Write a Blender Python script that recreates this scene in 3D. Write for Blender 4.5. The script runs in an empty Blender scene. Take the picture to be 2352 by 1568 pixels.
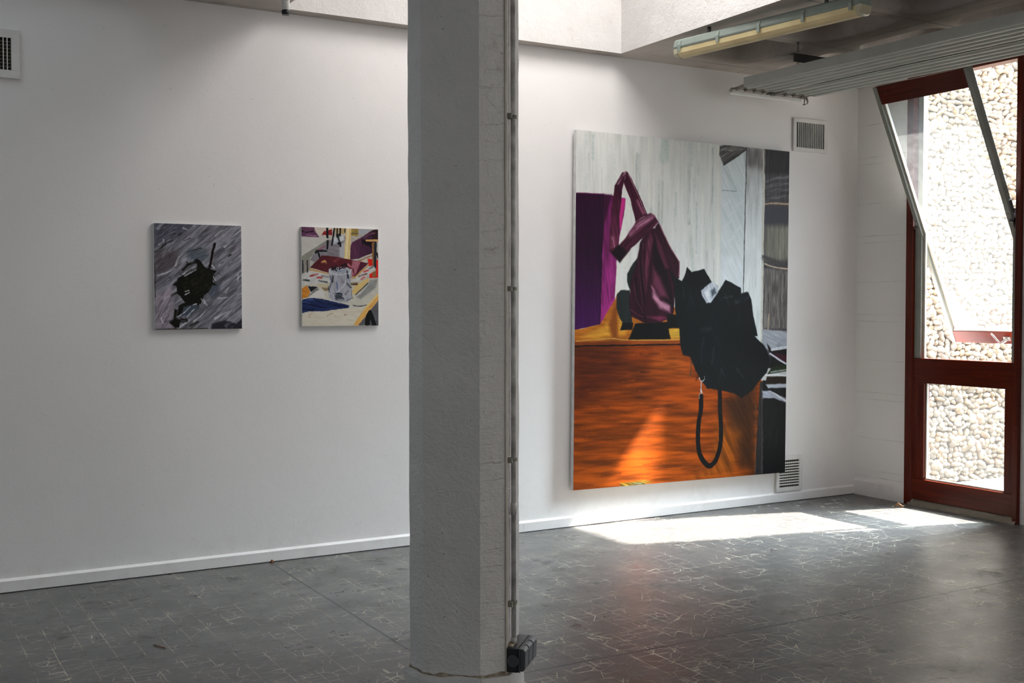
import bpy, bmesh, math, random
import numpy as np
from mathutils import Vector, Matrix

SC = bpy.context.scene
COL = SC.collection
PI = math.pi
BX0 = 4.1126
BX1 = 6.0207
BZ0 = 0.2435
BZ1 = 2.6615
AX0 = 1.3855
AX1 = 1.8757
AZ0 = 1.3673
AZ1 = 1.9565
QX0 = 2.233
QX1 = 2.7215
QZ0 = 1.3765
QZ1 = 1.9642
SKY_K = 0.022
SKY_FILL_K = 20
SUN_K = 7.5
L_WELL = 6
L_WELL2 = 1.2
L_RIGHT = 3
L_LEFT = 2.4
L_BACK = 5.2
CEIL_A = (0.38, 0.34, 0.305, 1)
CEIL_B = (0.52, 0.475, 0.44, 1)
FLOOR_A = (0.043, 0.038, 0.035, 1)
FLOOR_B = (0.074, 0.065, 0.06, 1)
GROUT = (0.46, 0.42, 0.33, 1)
R_LO = 0.25
R_HI = 0.42
DIRT_TOP = 0.0105
DIRT_LOW = 0.006
FLOOR_SHEEN = 0.1
GAIN_BIG = 1.3
GAIN_A = 1.7
GAIN_B = 1.55

# ------------------------------------------------------------------ camera
cam_d = bpy.data.cameras.new('camera'); cam = bpy.data.objects.new('camera', cam_d); COL.objects.link(cam)
cam_d.sensor_width = 36; cam_d.lens = 2592.1/2352*36; cam_d.clip_start = .05; cam_d.clip_end = 200
yaw, pitch, roll = math.radians(29.805), math.radians(-1.836), math.radians(-.077)
fw = Vector((math.sin(yaw)*math.cos(pitch), math.cos(yaw)*math.cos(pitch), math.sin(pitch)))
rt = Vector((math.cos(yaw), -math.sin(yaw), 0)); up = rt.cross(fw)
r2 = rt*math.cos(roll) + up*math.sin(roll); u2 = -rt*math.sin(roll) + up*math.cos(roll)
M = Matrix((r2, u2, -fw)).transposed().to_4x4(); M.translation = Vector((0, 0, 1.5))
cam.matrix_world = M
SC.camera = cam

# ------------------------------------------------------------------ light and exposure
SC.view_settings.view_transform = 'Standard'; SC.view_settings.look = 'None'
SC.view_settings.gamma = 1; SC.view_settings.use_curve_mapping = False
SC.view_settings.exposure = 3.38
SC.cycles.use_denoising = True
SC.cycles.max_bounces = 10; SC.cycles.diffuse_bounces = 6; SC.cycles.glossy_bounces = 4
SC.cycles.transparent_max_bounces = 12; SC.cycles.caustics_reflective = False; SC.cycles.caustics_refractive = False
SC.cycles.sample_clamp_indirect = 3

world = bpy.data.worlds.new('sky'); SC.world = world; world.use_nodes = True
wn = world.node_tree.nodes; wl = world.node_tree.links; wn.clear()
wo = wn.new('ShaderNodeOutputWorld'); bg = wn.new('ShaderNodeBackground'); sky = wn.new('ShaderNodeTexSky')
sky.sky_type = 'NISHITA'; sky.sun_disc = False; sky.sun_elevation = math.radians(48); sky.sun_rotation = math.radians(105)
sky.air_density = 1.0; sky.dust_density = 1.5
bg.inputs[1].default_value = SKY_K
wl.new(sky.outputs[0], bg.inputs[0])
# added bright lobe in the sky, throwing fill light through the door
tcw = wn.new('ShaderNodeTexCoord'); dot = wn.new('ShaderNodeVectorMath'); dot.operation = 'DOT_PRODUCT'
dot.inputs[1].default_value = (math.cos(math.radians(42)), 0, math.sin(math.radians(42)))
pw = wn.new('ShaderNodeMath'); pw.operation = 'POWER'; pw.inputs[1].default_value = 14; pw.use_clamp = True
cl = wn.new('ShaderNodeMath'); cl.operation = 'MAXIMUM'; cl.inputs[1].default_value = 0
bg2 = wn.new('ShaderNodeBackground'); bg2.inputs[0].default_value = (.8, .9, 1, 1); sc2 = wn.new('ShaderNodeMath'); sc2.operation = 'MULTIPLY'; sc2.inputs[1].default_value = SKY_FILL_K
wl.new(tcw.outputs['Generated'], dot.inputs[0]); wl.new(dot.outputs['Value'], cl.inputs[0]); wl.new(cl.outputs[0], pw.inputs[0]); wl.new(pw.outputs[0], sc2.inputs[0]); wl.new(sc2.outputs[0], bg2.inputs[1])
ad = wn.new('ShaderNodeAddShader'); wl.new(bg.outputs[0], ad.inputs[0]); wl.new(bg2.outputs[0], ad.inputs[1]); wl.new(ad.outputs[0], wo.inputs[0])

AZ, EL = math.radians(15.35), math.radians(47.9)
sun_d = bpy.data.lights.new('sun', 'SUN'); sun_d.energy = SUN_K; sun_d.angle = math.radians(1.3); sun_d.color = (1, .94, .87)
sun = bpy.data.objects.new('sun', sun_d); COL.objects.link(sun)
to_sun = Vector((math.cos(AZ)*math.cos(EL), -math.sin(AZ)*math.cos(EL), math.sin(EL)))
sun.rotation_euler = to_sun.to_track_quat('Z', 'Y').to_euler(); sun.location = (12, 3, 8)

def area(name, loc, facing, w, h, power, color):
    d = bpy.data.lights.new(name, 'AREA'); d.shape = 'RECTANGLE'; d.size = w; d.size_y = h; d.energy = power; d.color = color
    o = bpy.data.objects.new(name, d); COL.objects.link(o); o.location = loc
    o.rotation_euler = (-Vector(facing)).to_track_quat('Z', 'Y').to_euler()
    return o
# daylight through the roof lights and the windows out of the picture
area('roof_daylight', (3.75, 4.9, 4.42), (0, 0, -1), 1.4, 1.4, L_WELL, (1, .965, .95))
area('roof_daylight_left', (-.1, 5.25, 4.42), (0, 0, -1), 2.0, 2.0, L_WELL2, (.84, .93, 1))
area('window_daylight_right', (6.76, 1.0, 1.7), (-1, 0, 0), 3.6, 2.4, L_RIGHT, (1, .98, .95))
area('window_daylight_left', (-3.4, 2.0, 1.7), (1, 0, 0), 4.0, 2.2, L_LEFT, (.84, .93, 1))
area('window_daylight_behind', (5.1, -2.9, 1.7), (0, 1, 0), 3.0, 2.2, L_BACK, (1, .98, .95))

# ------------------------------------------------------------------ materials
def srgb(r, g, b):
    f = lambda c: (c/255/12.92) if c/255 <= .04045 else ((c/255+.055)/1.055)**2.4
    return (f(r), f(g), f(b), 1)

class Mat:
    def __init__(s, name, col=(.8, .8, .8, 1), rough=.6, metal=0, spec=.5):
        s.m = bpy.data.materials.new(name); s.m.use_nodes = True
        s.n = s.m.node_tree.nodes; s.l = s.m.node_tree.links
        s.b = s.n['Principled BSDF']; s.out = s.n['Material Output']
        s.b.inputs['Base Color'].default_value = col; s.b.inputs['Roughness'].default_value = rough
        s.b.inputs['Metallic'].default_value = metal; s.b.inputs['Specular IOR Level'].default_value = spec
        s.tc = s.n.new('ShaderNodeTexCoord')
    def co(s, kind='Object', scale=(1, 1, 1), loc=(0, 0, 0), rot=(0, 0, 0)):
        mp = s.n.new('ShaderNodeMapping'); mp.inputs['Scale'].default_value = scale; mp.inputs['Location'].default_value = loc; mp.inputs['Rotation'].default_value = rot
        s.l.new(s.tc.outputs[kind], mp.inputs[0]); return mp.outputs[0]
    def noise(s, scale, detail=4, rough=.5, co=None, dist=0):
        t = s.n.new('ShaderNodeTexNoise'); t.inputs['Scale'].default_value = scale; t.inputs['Detail'].default_value = detail
        t.inputs['Roughness'].default_value = rough; t.inputs['Distortion'].default_value = dist
        s.l.new(co if co else s.tc.outputs['Object'], t.inputs['Vector']); return t.outputs['Fac']
    def ramp(s, fac, stops):
        r = s.n.new('ShaderNodeValToRGB'); e = r.color_ramp.elements
        while len(e) < len(stops): e.new(.5)
        for i, (p, c) in enumerate(stops):
            e[i].position = p; e[i].color = c if isinstance(c, tuple) else (c, c, c, 1)
        s.l.new(fac, r.inputs[0]); return r.outputs[0]
    def math(s, op, a, b=None, c=None):
        t = s.n.new('ShaderNodeMath'); t.operation = op
        for i, v in enumerate((a, b, c)):
            if v is None: continue
            if isinstance(v, (int, float)): t.inputs[i].default_value = v
            else: s.l.new(v, t.inputs[i])
        return t.outputs[0]
    def mix(s, fac, a, b, mode='MIX'):
        t = s.n.new('ShaderNodeMix'); t.data_type = 'RGBA'; t.blend_type = mode; t.clamp_factor = True
        for i, v in ((0, fac), (6, a), (7, b)):
            if isinstance(v, (int, float)): t.inputs[i].default_value = v
            elif isinstance(v, tuple): t.inputs[i].default_value = v
            else: s.l.new(v, t.inputs[i])
        return t.outputs[2]
    def sep(s, v):
        t = s.n.new('ShaderNodeSeparateXYZ'); s.l.new(v, t.inputs[0]); return t.outputs
    def color(s, v): s.l.new(v, s.b.inputs['Base Color']); return s
    def rough(s, v): s.l.new(v, s.b.inputs['Roughness']); return s
    def bump(s, h, strength=.3, dist=.01):
        t = s.n.new('ShaderNodeBump'); t.inputs['Strength'].default_value = strength; t.inputs['Distance'].default_value = dist
        s.l.new(h, t.inputs['Height'])
        if s.b.inputs['Normal'].links: s.l.new(s.b.inputs['Normal'].links[0].from_socket, t.inputs['Normal'])
        s.l.new(t.outputs[0], s.b.inputs['Normal']); return s

def plain(name, col, rough=.6, metal=0, spec=.5, wear=.12, scale=8, bump=.1):
    m = Mat(name, col, rough, metal, spec)
    nz = m.noise(scale, 5)
    dark = tuple(c*(1-wear*2.2) for c in col[:3])+(1,)
    m.color(m.mix(m.ramp(nz, [(.35, 0.), (.65, 1.)]), dark, col))
    if bump: m.bump(m.noise(scale*14, 3), bump, .002)
    return m.m

# painted plaster walls
def wall_mat():
    m = Mat('white_painted_plaster', rough=.62, spec=.3)
    big = m.noise(.9, 4, .6)
    c = m.mix(m.ramp(big, [(.3, 0.), (.7, 1.)]), (.755, .74, .735, 1), (.8, .785, .78, 1))
    z = m.sep(m.tc.outputs['Object'])[2]
    grime = m.math('MULTIPLY', m.ramp(m.noise(5, 6, .7), [(.5, 0.), (.8, 1.)]), m.ramp(z, [(0., .5), (.25, .12), (1., .0)]))
    c = m.mix(grime, c, (.5, .47, .43, 1))
    speck = m.ramp(m.noise(46, 2, .4), [(.735, 0.), (.76, 1.)])
    c = m.mix(m.math('MULTIPLY', speck, .22), c, (.35, .33, .31, 1))
    m.color(c)
    m.bump(m.noise(150, 3, .6), .17, .003)
    m.bump(m.noise(7, 5, .6), .2, .008)
    return m.m
MAT_WALL = wall_mat()

def board_mat():                           # board-marked concrete, painted white
    m = Mat('white_painted_board_marked_concrete', rough=.6, spec=.3)
    co = m.tc.outputs['Object']; z = m.sep(co)[2]
    wob = m.math('MULTIPLY', m.math('SUBTRACT', m.noise(2.2, 3), .5), .02)
    zz = m.math('ADD', z, wob)
    f = m.math('FRACT', m.math('DIVIDE', zz, .305))
    line = m.math('LESS_THAN', m.math('ABSOLUTE', m.math('SUBTRACT', f, .5)), .012)
    f2 = m.math('FRACT', m.math('DIVIDE', m.math('ADD', zz, .1), .61))
    line2 = m.math('LESS_THAN', m.math('ABSOLUTE', m.math('SUBTRACT', f2, .5)), .006)
    ln = m.math('MAXIMUM', line, line2)
    c = m.mix(m.math('MULTIPLY', ln, m.ramp(m.noise(6, 3), [(.4, .05), (.7, .6)])), (.79, .78, .775, 1), (.5, .49, .475, 1))
    m.color(c)
    grain = m.noise(1, 5, .6, m.co(scale=(6, 6, 90), rot=(0, 0, 0)))
    m.bump(grain, .22, .006); m.bump(m.math('SUBTRACT', 1., ln), .5, .003); m.bump(m.noise(120, 3), .2, .002)
    return m.m
MAT_BOARD = board_mat()

def concrete_paint(name, a, b, bump=.8, pits=True, ridges=False, rough=.7):
    m = Mat(name, rough=rough, spec=.3)
    c = m.mix(m.ramp(m.noise(3, 5, .65), [(.35, 0.), (.7, 1.)]), a, b)
    stain = m.ramp(m.noise(9, 3, .5), [(.68, 0.), (.76, 1.)])
    c = m.mix(m.math('MULTIPLY', stain, .35), c, (.42, .36, .3, 1))
    if pits:
        v = m.n.new('ShaderNodeTexVoronoi'); v.inputs['Scale'].default_value = 26; m.l.new(m.tc.outputs['Object'], v.inputs['Vector'])
        pick = m.math('GREATER_THAN', m.sep(v.outputs['Color'])[0], .8)
        pit = m.math('MULTIPLY', m.math('LESS_THAN', v.outputs['Distance'], .07), pick)
        c = m.mix(m.math('MULTIPLY', pit, .75), c, (.16, .15, .14, 1))
    m.color(c)
    m.bump(m.noise(75, 5, .62), bump*.75, .008)
    m.bump(m.noise(18, 4, .6, dist=.6), bump*.6, .018)
    if ridges:
        m.bump(m.noise(1, 4, .7, m.co(scale=(5, 5, 30))), .5, .02)
        xyz = m.sep(m.tc.outputs['Object'])
        zz = m.math('ADD', m.math('ADD', xyz[2], m.math('MULTIPLY', xyz[0], -.09)), m.math('MULTIPLY', m.noise(3, 4, .7), .09))
        f = m.math('FRACT', m.math('DIVIDE', zz, .067))
        gr = m.math('SUBTRACT', 1., m.math('MULTIPLY', m.math('ABSOLUTE', m.math('SUBTRACT', f, .5)), 14.))
        gr = m.math('MULTIPLY', m.math('MAXIMUM', gr, 0.), m.ramp(m.noise(6, 3), [(.42, 0.), (.62, 1.)]))
        m.bump(m.math('SUBTRACT', 1., gr), .5, .007)
    return m.m
MAT_COLUMN = concrete_paint('white_painted_rough_concrete', (.7, .695, .685, 1), (.79, .78, .77, 1))
MAT_COLUMN_RIDGE = concrete_paint('white_painted_ridged_concrete', (.72, .71, .695, 1), (.8, .79, .775, 1), ridges=True)
MAT_WELL = concrete_paint('white_painted_roof_light_concrete', (.62, .605, .59, 1), (.7, .685, .67, 1), bump=.5)

def ceiling_mat():
    m = Mat('weathered_painted_concrete_ceiling', rough=.62, spec=.35)
    xyz = m.sep(m.tc.outputs['Object'])
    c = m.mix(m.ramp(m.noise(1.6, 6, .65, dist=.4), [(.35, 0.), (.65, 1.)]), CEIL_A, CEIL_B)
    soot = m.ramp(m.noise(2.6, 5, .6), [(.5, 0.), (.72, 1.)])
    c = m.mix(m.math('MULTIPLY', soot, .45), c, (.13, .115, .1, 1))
    w = m.math('MULTIPLY', m.math('SUBTRACT', m.noise(9, 4), .5), .016)
    lx = m.math('LESS_THAN', m.math('ABSOLUTE', m.math('SUBTRACT', m.math('ADD', xyz[0], w), 5.57)), .006)
    ly = m.math('LESS_THAN', m.math('ABSOLUTE', m.math('SUBTRACT', m.math('FRACT', m.math('DIVIDE', m.math('SUBTRACT', m.math('ADD', xyz[1], w), 4.315), .77)), .5)), .009)
    low = m.math('LESS_THAN', xyz[2], 3.215); right = m.math('GREATER_THAN', xyz[0], 4.6)
    ln = m.math('MULTIPLY', m.math('MULTIPLY', m.math('MAXIMUM', lx, ly), low), right)
    c = m.mix(m.math('MULTIPLY', ln, m.ramp(m.noise(3, 4), [(.4, .15), (.6, .7)])), c, (.06, .05, .045, 1))
    m.color(c); m.bump(m.noise(60, 4, .6), .3, .004); m.bump(m.math('SUBTRACT', 1., ln), .6, .006)
    return m.m
MAT_CEIL = ceiling_mat()

def floor_mat():
    m = Mat('dark_broken_tile_floor', rough=.4, spec=.42)
    base = m.tc.outputs['Object']
    # every tile row is a pitch of 11 cm; the tiles are laid broken
    wobn = m.n.new('ShaderNodeTexNoise'); wobn.inputs['Scale'].default_value = 3.2; wobn.inputs['Detail'].default_value = 3; m.l.new(base, wobn.inputs['Vector'])
    def vm(op, a, b):
        t = m.n.new('ShaderNodeVectorMath'); t.operation = op
        for i, v in enumerate((a, b)):
            if isinstance(v, tuple): t.inputs[i].default_value = v
            else: m.l.new(v, t.inputs[i])
        return t.outputs[0]
    wob = vm('MULTIPLY', vm('SUBTRACT', wobn.outputs['Color'], (.5, .5, .5)), (.012, .012, 0))
    P = vm('ADD', base, wob)
    xyz = m.sep(P)
    def grid(v, pitch, off, w):
        f = m.math('FRACT', m.math('DIVIDE', m.math('SUBTRACT', v, off), pitch))
        d = m.math('MULTIPLY', m.math('SUBTRACT', .5, m.math('ABSOLUTE', m.math('SUBTRACT', f, .5))), pitch)
        return m.math('LESS_THAN', d, w)
    cell = m.math('FLOOR', m.math('DIVIDE', m.math('SUBTRACT', xyz[0], 2.03), .112))
    wn_ = m.n.new('ShaderNodeTexWhiteNoise'); wn_.noise_dimensions = '1D'; m.l.new(cell, wn_.inputs['W'])
    shift = m.math('MULTIPLY', wn_.outputs['Value'], .11)
    gx = grid(xyz[0], .112, 2.03, .0016)
    gy = grid(m.math('ADD', xyz[1], shift), .112, 3.936, .0014)
    gy2 = grid(xyz[1], .224, 3.936, .0014)
    # cracks inside the tiles
    cv = m.n.new('ShaderNodeTexVoronoi'); cv.feature = 'DISTANCE_TO_EDGE'; cv.inputs['Scale'].default_value = 1
    m.l.new(vm('MULTIPLY', vm('ADD', P, vm('MULTIPLY', wobn.outputs['Color'], (.05, .05, 0))), (11.5, 13.5, 0)), cv.inputs['Vector']); cv.inputs['Randomness'].default_value = .95
    cr = m.math('LESS_THAN', cv.outputs['Distance'], .0135)
    keep = m.ramp(m.noise(6, 3, .6), [(.36, 0.), (.48, 1.)])
    cr = m.math('MULTIPLY', cr, keep)
    keepx = m.ramp(m.noise(2.2, 4, .7), [(.3, .25), (.5, 1.)])
    keepy = m.ramp(m.noise(3.7, 4, .7), [(.4, .0), (.5, 1.)])
    g = m.math('MAXIMUM', m.math('MULTIPLY', gx, keepx), m.math('MULTIPLY', m.math('MAXIMUM', gy, gy2), keepy))
    grout = m.math('MAXIMUM', g, cr)
    # tile colour
    tile = m.mix(m.ramp(m.noise(1.3, 5, .6), [(.3, 0.), (.7, 1.)]), FLOOR_A, FLOOR_B)
    cv2 = m.n.new('ShaderNodeTexVoronoi'); cv2.inputs['Scale'].default_value = 8; m.l.new(P, cv2.inputs['Vector'])
    tile = m.mix(m.math('MULTIPLY', m.sep(cv2.outputs['Color'])[0], .4), tile, (.035, .034, .034, 1))
    oil = m.ramp(m.noise(4.5, 4, .6), [(.6, 0.), (.72, 1.)])
    tile = m.mix(m.math('MULTIPLY', oil, .35), tile, (.03, .025, .012, 1))
    gcol = m.mix(m.ramp(m.noise(5, 4, .7), [(.4, 0.), (.62, 1.)]), (.07, .062, .045, 1), GROUT)
    c = m.mix(grout, tile, gcol)
    # paint drips
    pv = m.n.new('ShaderNodeTexVoronoi'); pv.inputs['Scale'].default_value = 9; m.l.new(base, pv.inputs['Vector'])
    sel = m.math('GREATER_THAN', m.sep(pv.outputs['Color'])[1], .9)
    spl = m.math('MULTIPLY', m.math('LESS_THAN', pv.outputs['Distance'], m.math('MULTIPLY', m.sep(pv.outputs['Color'])[0], .09)), sel)
    # more drips close to the far corner, where somebody painted
    dx = m.math('SUBTRACT', xyz[0], 6.1); dy = m.math('SUBTRACT', xyz[1], 6.2)
    near = m.math('LESS_THAN', m.math('ADD', m.math('MULTIPLY', m.math('MULTIPLY', dx, dx), .5), m.math('MULTIPLY', m.math('MULTIPLY', dy, dy), 4.)), .16)
    pv2 = m.n.new('ShaderNodeTexVoronoi'); pv2.inputs['Scale'].default_value = 17; m.l.new(base, pv2.inputs['Vector'])
    spl2 = m.math('MULTIPLY', m.math('MULTIPLY', m.math('LESS_THAN', pv2.outputs['Distance'], .28), m.math('GREATER_THAN', m.sep(pv2.outputs['Color'])[1], .62)), near)
    c = m.mix(m.math('MULTIPLY', m.math('MAXIMUM', spl, spl2), .8), c, (.5, .5, .52, 1))
    # the two dark expansion joints that cross under the column
    jx = m.math('LESS_THAN', m.math('ABSOLUTE', m.math('SUBTRACT', xyz[0], 2.028)), .0065)
    jy = m.math('LESS_THAN', m.math('ABSOLUTE', m.math('SUBTRACT', xyz[1], 3.936)), .0075)
    jn = m.math('MAXIMUM', jx, jy)
    c = m.mix(jn, c, (.01, .01, .013, 1))
    # dust by the walls
    m.color(c)
    ro = m.math('ADD', m.ramp(m.noise(2.4, 5, .65), [(.3, R_LO), (.7, R_HI)]), m.math('MULTIPLY', m.math('MAXIMUM', grout, oil), .25))
    m.rough(ro)
    m.b.inputs['Sheen Weight'].default_value = FLOOR_SHEEN; m.b.inputs['Sheen Roughness'].default_value = .45; m.b.inputs['Sheen Tint'].default_value = (.9, .94, 1, 1)
    m.bump(m.math('SUBTRACT', 1., m.math('MAXIMUM', grout, jn)), .5, .0015)
    m.bump(m.noise(14, 4, .6), .12, .004)
    m.bump(m.noise(90, 2, .5), .08, .001)
    return m.m
MAT_FLOOR = floor_mat()

def wood_mat(name, a, b, axis, rough=.32):
    m = Mat(name, rough=rough, spec=.22)
    sc = [30, 30, 30]; sc[axis] = 1.6
    g = m.noise(1, 6, .65, m.co(scale=tuple(sc)), .5)
    c = m.mix(m.ramp(g, [(.3, 0.), (.72, 1.)]), a, b)
    fl = m.ramp(m.noise(60, 2, .4), [(.72, 0.), (.76, 1.)])
    c = m.mix(m.math('MULTIPLY', fl, .25), c, (.42, .25, .18, 1))
    m.color(c); m.bump(g, .15, .002); return m.m
RED_A, RED_B = (.05, .0035, .001, 1), (.125, .015, .003, 1)
MAT_RED_V = wood_mat('dark_red_varnished_wood_upright', RED_A, RED_B, 2)
MAT_RED_H = wood_mat('dark_red_varnished_wood_rail', RED_A, RED_B, 1)
MAT_LINER = plain('grey_green_painted_metal', (.27, .28, .25, 1), .45, wear=.1)
MAT_LINER_PALE = plain('pale_weathered_strip', (.62, .58, .5, 1), .5, wear=.1)
MAT_STEEL = plain('dull_steel', (.42, .41, .38, 1), .3, metal=.9)
MAT_DARKSTEEL = plain('dark_grey_steel', (.09, .095, .1, 1), .45, metal=.3)
MAT_GRILLE = plain('white_painted_grille', (.72, .71, .69, 1), .5, wear=.06)
MAT_GRILLE_INNER = plain('dusty_yellowed_grille', (.3, .26, .15, 1), .6)
MAT_VOID = plain('dark_duct_interior', (.02, .018, .014, 1), .8)
MAT_CANVAS_EDGE = plain('white_canvas_edge', (.74, .75, .74, 1), .8, wear=.08, scale=20)
MAT_HEATER = plain('pale_grey_green_enamel', (.42, .44, .41, 1), .4, wear=.04, bump=.03)
MAT_HEATER_PIPE = plain('dusty_pale_pipe_paint', (.3, .28, .25, 1), .5)
MAT_WHITE_METAL = plain('white_enamel', (.8, .8, .78, 1), .35, wear=.03, bump=.03)
MAT_LUM_BODY = plain('grey_green_plastic', (.2, .24, .215, 1), .45, wear=.06, bump=.03)
MAT_BLACK = plain('black_plastic', (.012, .013, .016, 1), .4, bump=.05)
MAT_SLATE = plain('slate_grey_plastic', (.075, .083, .095, 1), .38, wear=.08, bump=.05)
MAT_CONDUIT = plain('grey_painted_conduit', (.72, .72, .71, 1), .4, metal=0, wear=.22, scale=14)
MAT_CLIP = plain('olive_grey_clip', (.3, .3, .25, 1), .5)
MAT_SEAM = plain('cream_wall_seam', (.66, .62, .54, 1), .6)
MAT_THRESH = concrete_paint('dirty_rough_cement', (.2, .18, .14, 1), (.33, .3, .25, 1), bump=1.2)
MAT_GROUND = concrete_paint('pale_dusty_outdoor_concrete', (.1, .095, .085, 1), (.14, .13, .12, 1), bump=.6, pits=False)
MAT_MORTAR = concrete_paint('sandy_mortar', (.3, .25, .19, 1), (.4, .34, .26, 1), bump=1.2, pits=False)
MAT_LEAF = plain('dry_tan_leaf', (.55, .3, .16, 1), .7, wear=.3, scale=60)
MAT_RUST = plain('rust_orange_crumb', (.3, .11, .03, 1), .8, wear=.4, scale=80)

def diffuser_mat():
    m = Mat('yellowed_ribbed_lamp_cover', (.6, .5, .27, 1), .3, spec=.5)
    y = m.math('FRACT', m.math('MULTIPLY', m.sep(m.tc.outputs['Object'])[1], 120.))
    c = m.mix(m.ramp(m.noise(4, 3), [(.4, 0.), (.7, 1.)]), (.5, .41, .22, 1), (.62, .53, .3, 1))
    m.color(c); m.bump(y, .1, .001); m.b.inputs['Subsurface Weight'].default_value = .2; return m.m
MAT_DIFF = diffuser_mat()
def clear_mat(name, col, rough=.1, white=.25):
    m = Mat(name, col, rough)
    tr = m.n.new('ShaderNodeBsdfTransparent'); tr.inputs[0].default_value = (.95, .95, .93, 1)
    mx = m.n.new('ShaderNodeMixShader'); mx.inputs[0].default_value = white
    m.l.new(tr.outputs[0], mx.inputs[1]); m.l.new(m.b.outputs[0], mx.inputs[2]); m.l.new(mx.outputs[0], m.out.inputs[0]); return m.m
MAT_CLEARCAP = clear_mat('cloudy_clear_plastic', (.7, .68, .55, 1), .15, .6)

def glass_mat(name, dirt, tint=(.9, .92, .91, 1)):
    """window glass: clear, mirror-like at a slant, with a thin coat of dust that scatters the light reaching it"""
    m = Mat(name)
    tr = m.n.new('ShaderNodeBsdfTransparent'); tr.inputs[0].default_value = tint
    gl = m.n.new('ShaderNodeBsdfGlossy'); gl.inputs['Roughness'].default_value = .03
    tl = m.n.new('ShaderNodeBsdfTranslucent'); tl.inputs[0].default_value = (.9, .9, .9, 1)
    df = m.n.new('ShaderNodeBsdfDiffuse'); df.inputs[0].default_value = (.85, .85, .84, 1)
    fr = m.n.new('ShaderNodeFresnel'); ge = m.n.new('ShaderNodeNewGeometry')
    ior = m.math('ADD', m.math('MULTIPLY', ge.outputs['Backfacing'], 1/1.5-1.5), 1.5); m.l.new(ior, fr.inputs[0])
    m1 = m.n.new('ShaderNodeMixShader'); m.l.new(fr.outputs[0], m1.inputs[0]); m.l.new(tr.outputs[0], m1.inputs[1]); m.l.new(gl.outputs[0], m1.inputs[2])
    m2 = m.n.new('ShaderNodeMixShader'); m2.inputs[0].default_value = .25; m.l.new(tl.outputs[0], m2.inputs[1]); m.l.new(df.outputs[0], m2.inputs[2])
    m3 = m.n.new('ShaderNodeMixShader')
    spots = m.ramp(m.noise(22, 5, .7), [(.4, dirt*.75), (.7, dirt*1.3)])
    m.l.new(spots, m3.inputs[0]); m.l.new(m1.outputs[0], m3.inputs[1]); m.l.new(m2.outputs[0], m3.inputs[2])
    m.l.new(m3.outputs[0], m.out.inputs[0]); return m.m
MAT_PANE = glass_mat('dusty_window_glass', DIRT_TOP)
MAT_PANE_LOW = glass_mat('lower_door_glass', DIRT_LOW)

def pebble_mat():
    m = Mat('river_pebbles', rough=.55, spec=.4)
    a = m.n.new('ShaderNodeAttribute'); a.attribute_name = 'tone'
    c = m.mix(m.ramp(m.noise(30, 5, .6), [(.35, 0.), (.7, .35)]), a.outputs['Color'], (.34, .3, .26, 1))
    m.color(c); m.bump(m.noise(90, 4, .6), .25, .003); return m.m
MAT_PEBBLE = pebble_mat()

def picture_mat(name, gain):
    m = Mat(name, rough=.5, spec=.12)
    a = m.n.new('ShaderNodeAttribute'); a.attribute_name = 'paint'
    m.color(a.outputs['Color'])
    bw = m.n.new('ShaderNodeRGBToBW'); m.l.new(a.outputs['Color'], bw.inputs[0])
    m.bump(bw.outputs[0], .25, .002); m.bump(m.noise(420, 2), .12, .0008)
    return m.m

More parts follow.
